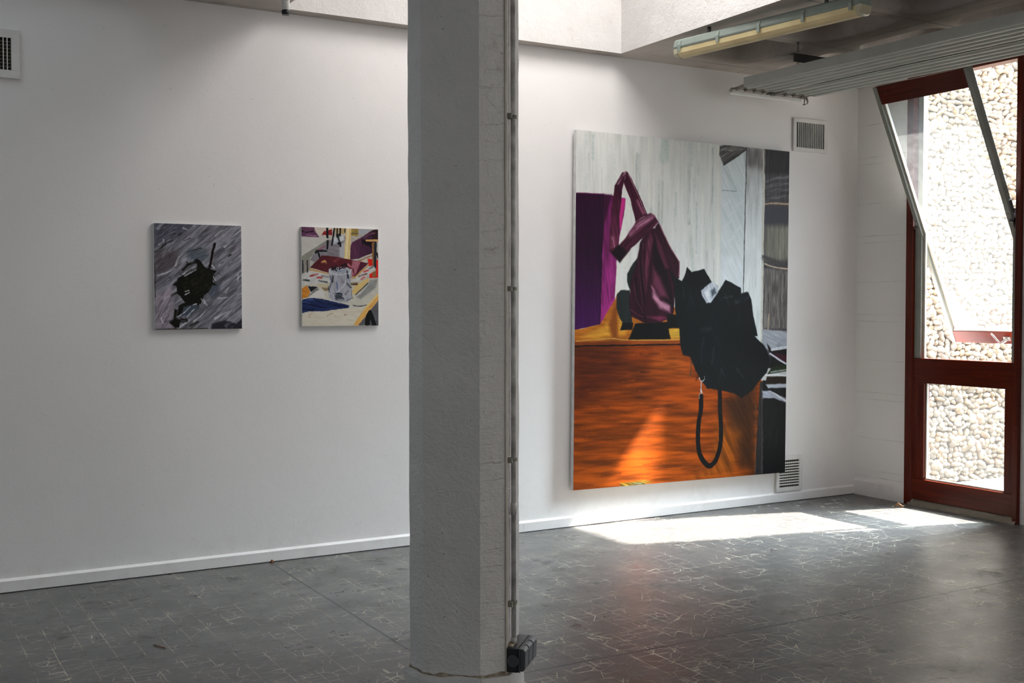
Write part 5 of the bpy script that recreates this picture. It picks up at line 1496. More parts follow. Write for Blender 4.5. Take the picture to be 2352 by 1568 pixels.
('L',(20,21,14),[367,357,385,388],10.9,10.9,3,1.0),
('P',(20,21,14),[271,778,316,755,435,724,509,724,489,801,361,816,242,892],14,0,0),
('P',(20,21,14),[221,808,252,816,233,892,287,915,268,984,223,983,169,937,215,899],12,0,0),
('L',(22,22,20),[178,930,269,923,351,915],36.4,36.4,12,1.0),
('L',(48,30,24),[296,900,360,923],21.9,21.9,8,1.0),
('P',(70,78,90),[325,785,471,755,508,801,397,862,288,877],16,0,0),
('L',(186,190,200),[251,880,306,854],12.7,12.7,5,0.8),
('L',(186,190,200),[324,846,398,785],12.7,12.7,5,0.8),
('L',(186,190,200),[338,495,467,433],12.7,12.7,5,0.8),
('L',(186,190,200),[360,885,443,809],12.7,12.7,5,0.8),
('L',(186,190,200),[527,709,563,755],12.7,12.7,5,0.8),
('L',(186,190,200),[555,717,591,771],12.7,12.7,5,0.8),
('L',(186,190,200),[345,640,382,632],12.7,12.7,5,0.8),
('L',(186,190,200),[345,671,391,648],12.7,12.7,5,0.8),
('L',(186,190,200),[651,385,679,416],12.7,12.7,5,0.8),
('L',(186,190,200),[435,770,471,755],12.7,12.7,5,0.8),
('L',(186,190,200),[668,501,696,539],12.7,12.7,5,0.8),
('L',(70,70,90),[115,925,197,914],18.2,18.2,10,0.7),
('L',(52,28,26),[2,1000,105,999,223,995,349,1000,597,992],9.1,9.1,4,0.8),
('L',(50,30,28),[7,376,8,694],9.1,9.1,6,0.8),
]
JAR_PICTURE = [
('P',(150,148,142),[-119,-85,1146,-121,1143,1104,-129,1085],2,(30,9,14),0),
('P',(156,154,150),[-8,98,353,102,343,121,0,299],3,(20,5,10),0),
('P',(96,58,86),[-7,-7,163,-7,172,41,228,100,-8,98],4,(20,16,8),0),
('L',(28,16,28),[2,38,49,56,143,42],15.6,15.6,6,1.0),
('L',(150,108,136),[67,81,190,86],9.7,9.7,5,1.0),
('P',(170,160,148),[163,-3,412,-2,373,75,238,85,181,49],6,(30,9,8),0),
('P',(122,30,34),[257,77,286,39,392,14,392,74],6,(40,13,8),0),
('P',(120,120,112),[-2,296,348,113,353,136,103,313,108,343,-1,341],4,(30,6,8),0),
('P',(116,112,118),[103,328,189,244,353,128,547,78,625,100,565,322,410,313,275,281,160,357],6,(10,10,8),0),
('P',(140,140,146),[488,186,566,124,556,307,488,293],14,0,0),
('P',(122,118,112),[-1,341,108,328,102,433,-2,479],4,0,0),
('L',(44,48,52),[13,337,16,457],14.6,14.6,3,1.0),
('L',(44,48,52),[70,336,73,456],14.6,14.6,3,1.0),
('L',(34,38,42),[180,256,208,236,314,238],25.3,25.3,4,1.0),
('L',(30,34,36),[208,244,232,304],23.3,23.3,3,1.0),
('L',(130,64,90),[228,221,285,194],29.2,29.2,6,1.0),
('L',(26,28,32),[330,0,329,98],27.2,27.2,4,1.0),
('L',(26,28,32),[334,136,328,212],23.3,23.3,4,1.0),
('L',(26,28,32),[421,5,401,112,386,173],21.4,21.4,4,1.0),
('L',(26,28,32),[465,4,461,88,479,156],33.1,33.1,4,1.0),
('L',(26,28,32),[499,4,489,110,500,182],25.3,25.3,4,1.0),
('L',(26,28,32),[559,-2,555,40],17.5,17.5,4,1.0),
('P',(150,130,90),[431,-2,557,-2,547,59,440,58],6,(80,9,6),0),
('L',(26,28,32),[458,5,456,88],17.5,17.5,4,1.0),
('L',(26,28,32),[499,4,494,87],21.4,21.4,4,1.0),
('P',(160,164,168),[411,104,547,71,547,124,411,165],14,(20,13,8),0),
('L',(60,90,150),[411,150,450,141],19.4,19.4,8,0.6),
('L',(26,28,32),[464,88,488,156],29.2,29.2,5,1.0),
('P',(140,134,128),[636,-7,1004,-9,1001,138,635,145],6,(30,10,8),0),
('P',(132,112,60),[636,0,734,-2,734,74,635,77],5,(0,13,6),0),
('L',(90,86,60),[640,50,729,48],13.6,13.6,6,1.0),
('P',(134,138,142),[759,5,903,5,803,65,749,63],6,0,0),
('P',(88,46,74),[645,145,793,81,923,9,1002,-1,1001,115,923,140,918,248,743,305,624,321,630,199],4,(80,13,8),((64,34,60),694,198,913,210)),
('P',(52,26,34),[928,12,1002,3,1001,115,928,117],10,0,0),
('L',(128,78,96),[803,111,873,56,953,39],23.3,23.3,10,0.7),
('P',(30,18,28),[778,108,928,109,923,194,788,150],12,0,0),
('P',(186,156,108),[572,-6,644,0,622,329,544,322],3,(85,13,6),0),
('P',(204,180,136),[585,1,611,1,585,322,561,322],8,0,0),
('P',(180,26,18),[857,307,1001,317,1000,503,882,504],3,0,0),
('L',(170,130,80),[843,118,998,115],25.3,25.3,4,1.0),
('P',(120,84,50),[915,136,951,135,972,495,922,496],4,(85,10,6),0),
('P',(44,48,58),[948,132,983,131,972,402,937,403],3,0,0),
('L',(28,26,30),[983,247,1001,301],19.4,19.4,4,1.0),
('L',(120,78,40),[733,335,923,271],19.4,19.4,8,1.0),
('L',(196,180,140),[743,351,862,318],13.6,13.6,8,1.0),
('P',(160,160,158),[-2,487,112,445,942,379,972,425,692,551,623,567,101,584,-3,584],5,(150,16,8),0),
('L',(130,30,34),[111,493,197,470],23.3,23.3,7,0.85),
('L',(150,28,30),[197,508,254,508],23.3,23.3,7,0.85),
('L',(160,28,30),[802,442,862,426],23.3,23.3,7,0.85),
('L',(170,28,30),[772,520,812,496],23.3,23.3,7,0.85),
('L',(60,72,68),[17,532,92,539],23.3,23.3,7,0.85),
('L',(84,88,92),[216,538,321,553],23.3,23.3,7,0.85),
('L',(110,112,116),[254,493,351,499],23.3,23.3,7,0.85),
('L',(190,192,192),[663,505,722,489],23.3,23.3,7,0.85),
('L',(80,88,92),[882,411,932,387],23.3,23.3,7,0.85),
('L',(110,80,80),[742,489,842,465],23.3,23.3,7,0.85),
('L',(60,66,74),[408,560,331,568],23.3,23.3,7,0.85),
('P',(156,124,78),[103,411,112,418,351,461,673,497,872,357,872,380,683,514,623,513,102,437],3,0,0),
('P',(86,30,38),[103,407,265,281,410,290,867,353,678,493,351,458],3,(30,10,8),((96,34,44),256,326,643,428)),
('P',(140,84,96),[654,329,763,339,703,459,633,498,644,413],12,(60,15,8),0),
('P',(84,30,52),[763,343,862,355,693,486],8,(60,9,8),0),
('L',(172,130,78),[260,356,294,341,308,360],29.2,29.2,6,0.8),
('L',(124,56,60),[419,339,487,308],29.2,29.2,14,0.7),
('L',(48,14,18),[663,413,673,459],13.6,13.6,6,1.0),
('P',(158,156,146),[-3,584,206,568,851,527,1000,503,999,1009,-6,1006],4,(30,7,12),0),
('P',(160,150,124),[206,568,350,575,340,621,215,606],6,(20,11,8),0),
('P',(120,104,80),[254,606,340,610,340,640,263,644],6,0,0),
('P',(178,148,96),[862,504,882,527,702,682,642,666,672,597],5,(140,9,8),0),
('L',(40,50,70),[861,558,692,682],11.7,11.7,4,1.0),
('L',(80,56,30),[643,567,712,566],35.0,35.0,8,1.0),
('P',(122,124,122),[892,527,1000,511,962,612,761,728,701,705,801,635],20,(140,11,8),0),
('P',(176,174,168),[110,659,273,629,291,705,100,720],20,0,0),
('P',(110,110,106),[101,674,196,606,215,629,62,712],10,0,0),
('P',(164,104,36),[-1,618,63,584,105,659,77,705,-2,723],4,(30,13,8),0),
('P',(34,38,46),[77,595,201,602,120,652,101,640],4,0,0),
('P',(174,167,152),[0,870,543,828,820,798,670,998,-1,994],24,(10,9,10),0),
('L',(120,72,44),[89,886,128,875],9.7,9.7,6,0.7),
('L',(120,72,44),[319,895,392,869],9.7,9.7,6,0.7),
('L',(120,72,44),[543,889,572,885],9.7,9.7,6,0.7),
('L',(120,72,44),[80,908,108,909],9.7,9.7,6,0.7),
('P',(132,134,142),[343,416,409,400,585,398,644,421,643,474,628,551,652,713,583,759,446,754,349,724,340,629,360,553,346,477],4,(80,16,6),0),
('L',(52,60,72),[365,492,379,552,350,629,354,705],13.6,13.6,5,0.85),
('L',(40,48,60),[399,492,394,552],19.4,19.4,5,0.85),
('L',(44,52,64),[584,444,599,505],25.3,25.3,5,0.85),
('L',(70,84,120),[447,552,456,628],19.4,19.4,5,0.85),
('L',(110,106,116),[486,491,525,552],38.9,38.9,5,0.85),
('L',(36,46,60),[437,682,495,682],54.5,54.5,5,0.85),
('L',(34,44,54),[446,720,524,724],44.7,44.7,5,0.85),
('L',(90,80,84),[564,674,593,643],29.2,29.2,5,0.85),
('L',(70,72,80),[584,567,633,605],25.3,25.3,5,0.85),
('L',(206,208,210),[476,636,545,582,564,536],7.8,7.8,5,0.85),
('L',(206,208,210),[407,690,476,636],6.8,6.8,5,0.85),
('L',(196,200,204),[350,659,368,728,446,754],7.8,7.8,5,0.85),
('L',(170,174,180),[380,461,486,476,614,459],9.7,9.7,5,0.85),
('L',(86,106,140),[409,431,487,441,585,429],13.6,13.6,5,0.85),
('L',(170,176,182),[351,424,370,477],13.6,13.6,5,0.85),
('L',(190,194,198),[634,421,619,475],11.7,11.7,5,0.85),
('L',(60,64,72),[643,628,647,713],6.8,6.8,5,0.85),
('L',(46,52,60),[340,598,345,629],13.6,13.6,5,0.85),
('L',(126,122,130),[496,506,500,659],13.6,13.6,5,0.85),
('L',(50,54,60),[583,736,657,713],7.8,7.8,5,0.85),
('L',(56,34,50),[481,400,500,392],12.6,4.9,3,0.95),
('L',(56,34,50),[481,415,489,431],12.6,4.9,3,0.95),
('L',(16,10,16),[521,402,539,411],12.6,4.9,3,0.95),
('L',(24,12,20),[412,417,428,406],12.6,4.9,3,0.95),
('L',(40,20,32),[513,383,493,388],12.6,4.9,3,0.95),
('L',(24,12,20),[519,404,539,410],12.6,4.9,3,0.95),
('L',(56,34,50),[423,399,443,402],12.6,4.9,3,0.95),
('L',(40,20,32),[453,409,460,425],12.6,4.9,3,0.95),
('L',(56,34,50),[523,386,512,372],12.6,4.9,3,0.95),
('L',(24,12,20),[527,380,506,375],12.6,4.9,3,0.95),
('L',(16,10,16),[539,372,541,389],12.6,4.9,3,0.95),
('L',(24,12,20),[387,425,403,435],12.6,4.9,3,0.95),
('L',(24,12,20),[570,368,591,364],12.6,4.9,3,0.95),
('L',(56,34,50),[428,433,448,438],12.6,4.9,3,0.95),
('L',(40,20,32),[600,361,619,368],12.6,4.9,3,0.95),
('L',(16,10,16),[555,366,573,374],12.6,4.9,3,0.95),
('L',(40,20,32),[383,418,402,410],12.6,4.9,3,0.95),
('L',(56,34,50),[435,388,455,394],12.6,4.9,3,0.95),
('L',(40,20,32),[420,416,399,422],12.6,4.9,3,0.95),
('L',(56,34,50),[601,380,582,388],12.6,4.9,3,0.95),
('L',(16,10,16),[406,412,411,429],12.6,4.9,3,0.95),
('L',(24,12,20),[574,397,556,388],12.6,4.9,3,0.95),
('L',(24,12,20),[427,406,440,392],12.6,4.9,3,0.95),
('L',(24,12,20),[390,403,370,409],12.6,4.9,3,0.95),
('L',(24,12,20),[553,369,547,385],12.6,4.9,3,0.95),
('L',(24,12,20),[397,404,383,391],12.6,4.9,3,0.95),
('L',(56,34,50),[515,382,494,387],12.6,4.9,3,0.95),
('L',(40,20,32),[567,356,550,367],12.6,4.9,3,0.95),
('L',(40,20,32),[449,391,433,380],12.6,4.9,3,0.95),
('L',(56,34,50),[415,421,395,415],12.6,4.9,3,0.95),
('L',(24,12,20),[578,377,559,385],12.6,4.9,3,0.95),
('L',(56,34,50),[404,418,403,434],12.6,4.9,3,0.95),
('L',(16,10,16),[437,425,420,416],12.6,4.9,3,0.95),
('L',(40,20,32),[496,415,517,413],12.6,4.9,3,0.95),
('L',(24,12,20),[431,413,444,400],12.6,4.9,3,0.95),
('L',(24,12,20),[442,429,448,445],12.6,4.9,3,0.95),
('L',(24,12,20),[395,415,395,431],12.6,4.9,3,0.95),
('L',(40,20,32),[419,406,400,399],12.6,4.9,3,0.95),
('L',(16,10,16),[401,399,380,404],12.6,4.9,3,0.95),
('L',(40,20,32),[527,395,509,386],12.6,4.9,3,0.95),
('L',(16,10,16),[512,411,491,414],12.6,4.9,3,0.95),
('L',(24,12,20),[537,406,558,408],12.6,4.9,3,0.95),
('L',(24,12,20),[488,407,479,422],12.6,4.9,3,0.95),
('L',(40,20,32),[397,421,395,405],12.6,4.9,3,0.95),
('L',(56,34,50),[558,399,545,412],12.6,4.9,3,0.95),
('L',(24,12,20),[582,390,563,398],12.6,4.9,3,0.95),
('L',(150,90,100),[595,368,634,390],23.3,23.3,8,1.0),
('P',(28,42,88),[0,735,72,718,148,714,272,727,407,751,543,778,617,793,607,813,445,831,271,849,99,848,-1,866],3,(170,13,6),0),
('L',(12,18,44),[15,772,157,788,329,826],15.6,15.6,7,0.8),
('L',(52,74,124),[62,735,214,743,407,789],15.6,15.6,7,0.8),
('L',(14,20,48),[5,825,156,833],15.6,15.6,7,0.8),
('L',(14,22,52),[157,735,301,765,485,804],15.6,15.6,7,0.8),
('L',(60,86,140),[100,727,186,724],15.6,15.6,7,0.8),
('L',(44,64,110),[271,826,446,812],15.6,15.6,7,0.8),
('L',(60,80,130),[5,750,100,765],15.6,15.6,7,0.8),
('L',(20,30,64),[349,773,602,801],15.6,15.6,7,0.8),
('L',(60,66,84),[661,790,741,798,841,786],10.7,10.7,4,1.0),
('L',(190,186,176),[612,805,642,797],17.5,17.5,5,1.0),
('P',(92,92,96),[1000,736,999,1002,720,995,840,891],3,(60,7,8),0),
('P',(196,140,76),[1000,658,1000,736,725,995,661,990,820,813],4,(130,15,6),0),
('P',(206,168,110),[1000,658,1000,682,800,852,820,813],8,0,0),
('P',(18,20,22),[870,841,903,841,880,997,815,995,825,899],3,0,0),
('P',(20,22,26),[903,841,976,997,910,996,885,899],3,0,0),
('L',(60,68,78),[971,947,976,970],7.8,7.8,3,1.0),
]

# ------------------------------------------------------------------ the concrete column
MAT_SANDY = plain('bare_sandy_plaster_edge', (.42, .36, .27, 1), .9, wear=.3, scale=30)
def hsh(a, b, seed=0):
    return value_noise(np.array([a*1.0]), np.array([b*1.0]), seed)[0] - .5
def column():
    root = empty('concrete_column', (2.03, 3.93, 0))
    tag(root, 'rough white painted eight-sided concrete column standing in front of the long wall', 'column')
    out = [(1.8228, 3.9856), (1.8228, 3.8672), (1.9837, 3.7063), (2.0959, 3.7063), (2.2298, 3.8401), (2.2298, 3.98), (2.09, 4.12), (1.957, 4.12)]
    def ring(off, step):
        n = len(out); c = Vector((sum(p[0] for p in out)/n, sum(p[1] for p in out)/n)); L = []; mi = []
        for i in range(n):
            a, b = Vector(out[i]), Vector(out[(i+1) % n]); k = max(2, int((b-a).length/step))
            for q in range(k):
                p = a.lerp(b, q/k); d = (p-c).normalized(); L.append(p + d*off); mi.append(1 if i == 2 else 0)
        return L, mi, c
    def shell(name, off, z0, z1, amp, step, mats, seed, zs=.02):
        L, mi, c = ring(off, step); n = len(L); rows = int((z1-z0)/zs)+1; vs = []
        for r in range(rows+1):
            z = z0 + (z1-z0)*r/rows
            for k, p in enumerate(L):
                e = hsh(k*.9, z*18, seed)*amp + hsh(k*.35+7, z*5, seed+1)*amp*1.2
                if r == rows and z1 < 1: e += -.004
                zz = z + (hsh(k*.8, 3, seed+2)*.012 if (r == rows and z1 < 1) else 0)
                q = p + (p-c).normalized()*e; vs.append((q.x, q.y, zz))
        m = MB()
        for k in range(n):
            fs = [(r*n+k, r*n+(k+1) % n, (r+1)*n+(k+1) % n, (r+1)*n+k) for r in range(rows)]
            m.f += fs; m.mi += [mi[k]]*rows; m.sm += [False]*rows
        m.v = vs
        m.f += [tuple(range(n))[::-1], tuple(rows*n+k for k in range(n))]; m.mi += [0, 0]; m.sm += [False, False]
        return m.build(name, mats, root)
    shell('shaft', 0, .088, CZ, .0022, .028, [MAT_COLUMN, MAT_COLUMN_RIDGE], 31)
    shell('plinth', .022, 0, .095, .004, .028, [MAT_COLUMN, MAT_COLUMN], 41)
    # the worn sandy line where the coat of paint stops above the plinth
    m = MB(); L, mi, c = ring(.005, .02); n = len(L); vs = []
    for z, o in ((.092, .0), (.106, -.006)):
        for k, p in enumerate(L):
            q = p + (p-c).normalized()*(o + hsh(k*.9, 1, 5)*.004 + .0015); vs.append((q.x, q.y, z + hsh(k*.7, 2, 6)*.010))
    m.add(vs, [(k, (k+1) % n, n+(k+1) % n, n+k) for k in range(n)])
    m.build('worn_edge', MAT_SANDY, root)
    m = MB(); m.prism([(2.0925, 3.7015), (2.1005, 3.7025), (2.107, 3.7125), (2.103, 3.717), (2.094, 3.71)], .1, 3.2); m.build('corner_bead', MAT_SEAM, root)
column()

S2 = Vector((2.0959, 3.7063, 0)); FD = Vector((1, 1, 0)).normalized(); FN = Vector((1, -1, 0)).normalized()
def CP(t, o, z): return S2 + FD*t + FN*o + Vector((0, 0, z))
# conduit running down the column
root = empty('conduit_pipe', CP(.05, .016, .2)); tag(root, 'grey electrical conduit pipe clipped upright along the column', 'pipe')
MB().tube([CP(.05, .016, .201), CP(.05, .016, 3.199)], .0098, 14).build('pipe', MAT_CONDUIT, root)
MB().tube([CP(.05, .016, .745), CP(.05, .016, .70)], .0122, 14).build('coupling', MAT_CONDUIT, root)
MB().tube([CP(.05, .016, .201), CP(.05, .016, .225)], .0125, 14).build('end_sleeve', MAT_CONDUIT, root)
for z in (2.213, 1.563, .911, .36):
    m = MB(); m.obox(CP(.03, .004, z), FD, FN, (0,0,1), .016, .004, .008); m.obox(CP(.018, .011, z), FD, FN, (0,0,1), .006, .008, .008)
    R = .0125; pr = []
    for a in range(-20, 201, 20): pr.append((R*math.cos(math.radians(a)), R*math.sin(math.radians(a))))
    vs = [CP(.05+x, .016+y, z+dz) for dz in (-.006, .006) for x, y in pr]; n = len(pr)
    m.add(vs, [(i, i+1, n+i+1, n+i) for i in range(n-1)], 0)
    c = m.build('clip', MAT_CLIP, root); s = c.modifiers.new('s', 'SOLIDIFY'); s.thickness = .002
    s.offset = 1
# triple socket box at its foot
root = empty('socket_box', CP(.09, 0, .105)); tag(root, 'black surface-mounted triple socket box with grey flaps, low on the column', 'socket')
m = MB(); m.obox(CP(.09, .024, .152), FD, FN, (0,0,1), .095, .024, .048); m.build('back_box', MAT_BLACK, root, bevel=.006)
m = MB(); m.obox(CP(.09, .0515, .152), FD, FN, (0,0,1), .094, .0035, .047); m.build('cover_frame', MAT_SLATE, root, bevel=.003)
for k in range(3):
    t = .0275 + k*.0625
    m = MB()
    pr = [(0, -.040), (.012, -.040), (.019, -.030), (.021, .036), (.012, .046), (0, .046)]
    m.extrude(pr, lambda o, z: CP(t-.0275, .0545+o, .150+z), lambda o, z: CP(t+.0275, .0545+o, .150+z)); m.build('flap', MAT_SLATE, root, bevel=.002)
m = MB(); c = CP(-.005, .028, .150)
for r, d in ((.0235, .0025), (.013, .0035)):
    m.tube([c + FD*.001, c - FD*d], r, 24)
m.build('knockout_plug', MAT_SLATE, root)
m = MB(); m.obox(CP(.03, .012, .203), FD, FN, (0,0,1), .028, .012, .004); m.build('mortar_dab', MAT_SANDY, root)

# ------------------------------------------------------------------ the glazed door and its tilted window
root = empty('door_1', (6.84, 5.41, 0)); struct(root)
FX0, FX1 = 6.785, 6.90
m = MB(); m.box((FX0, 5.835, 0), (FX1, DY1, CZ)); m.build('jamb', MAT_RED_V, root, bevel=.003)
m = MB(); m.box((FX0, DY0, 0), (FX1, 4.968, CZ)); m.build('jamb', MAT_RED_V, root, bevel=.003)
m = MB(); m.box((FX0+.02, 4.968, 3.168), (FX1, 5.835, CZ)); m.build('head', MAT_RED_H, root)
m = MB(); m.box((6.80, 4.972, .918), (6.865, 5.828, 1.103)); m.build('middle_rail', MAT_RED_H, root, bevel=.003)
m = MB(); m.box((6.80, 4.972, .045), (6.865, 5.828, .20)); m.build('bottom_rail', MAT_RED_H, root, bevel=.003)
m = MB(); m.box((6.80, 5.728, .20), (6.865, 5.828, .918)); m.build('stile', MAT_RED_V, root, bevel=.003)
m = MB(); m.box((6.80, 4.972, .20), (6.865, 5.045, .918)); m.build('stile', MAT_RED_V, root, bevel=.003)
m = MB(); m.box((6.838, 5.04, .195), (6.844, 5.732, .922)); m.build('pane', MAT_PANE_LOW, root)
m = MB()
for y in (5.716, 5.045): m.box((6.822, y, .2), (6.838, y+.012, .918))
m.box((6.822, 5.057, .2), (6.838, 5.716, .212)); m.build('glazing_bead', MAT_LINER_PALE, root)
m = MB(); m.box((6.812, 5.775, 1.103), (6.87, 5.832, 2.09)); m.build('side_liner', MAT_LINER, root, bevel=.002)
m = MB(); m.box((6.835, 5.755, 1.103), (6.85, 5.775, 2.09)); m.build('weather_strip', MAT_LINER_PALE, root)
m = MB(); m.box((6.812, 4.969, 1.103), (6.87, 5.005, 2.10)); m.build('side_liner', MAT_LINER, root, bevel=.002)
m = MB(); m.box((6.84, 5.79, 2.17), (6.89, 5.834, 3.168)); m.build('upper_liner', MAT_LINER, root, bevel=.002)
m = MB(); m.box((6.84, 4.969, 2.17), (6.89, 4.990, 3.168)); m.build('upper_liner', MAT_LINER, root, bevel=.002)
m = MB(); N = 26; vs = []; random.seed(4)
for i in range(N+1):
    y = 4.935 + (5.86-4.935)*i/N; e = random.uniform(-.012, .014)
    vs += [(6.772+e, y, 0), (6.785+e*.6, y, .02+random.uniform(-.006, .01)), (6.81, y, .042+random.uniform(-.004, .004)), (6.90, y, .042), (6.90, y, 0)]
m.add(vs, [(i*5+k, i*5+k+1, i*5+5+k+1, i*5+5+k) for i in range(N) for k in range(4)]); m.build('threshold', MAT_THRESH, root)

PX, PZ, TH = 6.79, 2.127, math.radians(25.6)
D = Vector((-math.sin(TH), 0, math.cos(TH))); NRM = Vector((math.cos(TH), 0, math.sin(TH))); YD = Vector((0, 1, 0))
def LP(u, y, n=0): return Vector((PX, 0, PZ)) + D*u + NRM*n + Vector((0, y, 0))
root = empty('window_1', LP(0, 5.39)); struct(root)
y0, y1 = 4.992, 5.802; U0, U1 = -1.0, 1.045
def lbox(name, ua, ub, ya, yb, na, nb, mat, parent=root, bev=.002):
    return MB().obox(LP((ua+ub)/2, (ya+yb)/2, (na+nb)/2), D, YD, NRM, (ub-ua)/2, (yb-ya)/2, (nb-na)/2).build(name, mat, parent, bev)
lbox('stile', U0, U1, y1-.032, y1, -.028, .02, MAT_LINER); lbox('stile', U0, U1, y0, y0+.036, -.028, .02, MAT_LINER)
lbox('edge_strip', U0, U1, y1-.045, y1-.032, -.004, .02, MAT_LINER_PALE)
lbox('rail', U1-.135, U1, y0+.036, y1-.032, -.022, .018, MAT_RED_H)
lbox('rail', U0, U0+.095, y0+.036, y1-.032, -.024, .018, MAT_RED_H)
lbox('glazing_bead', U0+.095, U0+.106, y0+.036, y1-.032, -.016, .012, MAT_LINER_PALE)
lbox('pane', U0+.09, U1-.13, y0+.03, y1-.03, -.003, .003, MAT_PANE, bev=0)
for yy, s in ((y1, 1), (y0, -1)):
    m = MB(); b = Vector((PX, yy + s*.004, PZ))
    m.obox(b + Vector((-.015, -s*.012, .045)), D, YD, NRM, .045, .013, .014)
    m.obox(b + Vector((.01, -s*.008, -.02)), (.35, 0, 1), YD, (1, 0, -.35), .05, .012, .012)
    m.tube([b + Vector((-.028, -s*.02, .0)), b + Vector((.03, -s*.02, .0))], .013, 12)
    m.obox(b + Vector((.012, -s*.01, -.03)), (0, 0, 1), YD, (1, 0, 0), .02, .018, .02)
    m.build('pivot', MAT_DARKSTEEL, root, .002)
m = MB(); hb = LP(U0+.045, 5.31, -.024)
m.obox(hb - NRM*.004, D, YD, NRM, .016, .028, .005)
m.tube([hb + YD*.0 - NRM*.003, hb - NRM*.035], [.011, .009], 12)
m.tube([hb - NRM*.033 + YD*(-.012), hb - NRM*.040 - D*.012 + YD*.02, hb - NRM*.044 - D*.02 + YD*.035, hb - NRM*.046 + D*.01 + YD*.055, hb - NRM*.045 + D*.06 + YD*.088], [.009, .010, .009, .0075, .006], 12)
m.build('handle', MAT_STEEL, root)

# ------------------------------------------------------------------ pebble faced wall outside, carrying on the line of the long wall
def pebble_wall():
    x0, x1, z0, z1, yf = 6.93, 11.2, -.05, 5.0, 6.49
    root = MB().box((x0-.03, yf, -.2), (x1, yf+.3, z1)).build('wall_outside', MAT_MORTAR); struct(root)
    bm = bmesh.new(); bmesh.ops.create_icosphere(bm, subdivisions=2, radius=1)
    bv = np.array([v.co[:] for v in bm.verts]); bf = np.array([[v.index for v in f.verts] for f in bm.faces]); bm.free()
    rng = np.random.RandomState(12)
    tones = np.array([[.72, .60, .44], [.76, .69, .58], [.60, .50, .38], [.78, .60, .36], [.50, .47, .44], [.82, .77, .68], [.70, .46, .27], [.44, .37, .31], [.70, .66, .60]])
    P = []
    z = z0
    while z < z1:
        h = rng.uniform(.038, .054); x = x0 - rng.uniform(0, .08)
        while x < x1:
            wd = rng.uniform(.045, .105) if rng.rand() > .1 else rng.uniform(.11, .15)
            hh = h*rng.uniform(.85, 1.3)
            big = rng.rand() < .07
            if big: hh *= 1.55; wd *= 1.05
            P.append((x + wd/2, z + h/2 + rng.uniform(-.01, .01), wd/2*1.06, hh/2*1.12, rng.uniform(.026, .044)*(1.25 if big else 1), rng.normal(0, .45) if wd < .11 else rng.normal(0, .25)))
            x += wd*.97
        z += h*.93
    n = len(P); P = np.array(P); nv = len(bv)
    V = np.empty((n, nv, 3), np.float32); C = np.empty((n, nv, 4), np.float32); C[..., 3] = 1
    for i in range(n):
        cx, cz, rx, rz, ry, a = P[i]
        v = bv.copy()
        # each pebble its own slightly flattened, lopsided shape
        e = rng.uniform(.72, 1.0); v = np.sign(v)*np.abs(v)**e; 
        k = rng.normal(0, 1, (3, 3)); ph = rng.uniform(0, 6, 3)
        f = 1 + .075*(np.sin(v @ k[0]*1.6 + ph[0]) + np.sin(v @ k[1]*1.6 + ph[1]) + .6*np.sin(v @ k[2]*2.4 + ph[2]))
        v = v*f[:, None]*[rx, ry, rz]
        tl = rng.normal(0, .22); v[:, 1] += v[:, 2]*tl + v[:, 0]*rng.normal(0, .12)
        ca, sa = math.cos(a), math.sin(a)
        X = v[:, 0]*ca - v[:, 2]*sa; Z = v[:, 0]*sa + v[:, 2]*ca
        V[i, :, 0] = cx + X; V[i, :, 1] = yf - .012 + v[:, 1] + rng.uniform(-.008, .008); V[i, :, 2] = cz + Z
        C[i, :, :3] = tones[rng.choice(len(tones), p=[.2,.18,.12,.12,.08,.1,.05,.05,.1])]*rng.uniform(.115, .17)*np.array([1.05, .92, .77])
    F = (bf[None] + (np.arange(n)*nv)[:, None, None]).reshape(-1, 3)
    me = bpy.data.meshes.new('pebble_facing'); me.vertices.add(n*nv); me.vertices.foreach_set('co', V.ravel())
    me.loops.add(F.size); me.loops.foreach_set('vertex_index', F.ravel().astype(np.int32))
    me.polygons.add(len(F)); me.polygons.foreach_set('loop_start', np.arange(0, F.size, 3, dtype=np.int32))
    me.polygons.foreach_set('use_smooth', np.ones(len(F), bool)); me.update(calc_edges=True); me.validate()
    at = me.attributes.new('tone', 'FLOAT_COLOR', 'POINT'); at.data.foreach_set('color', C.ravel())
    me.materials.append(MAT_PEBBLE)
    o = bpy.data.objects.new('pebble_facing', me); COL.objects.link(o); o.parent = root; o['kind'] = 'stuff'
pebble_wall()

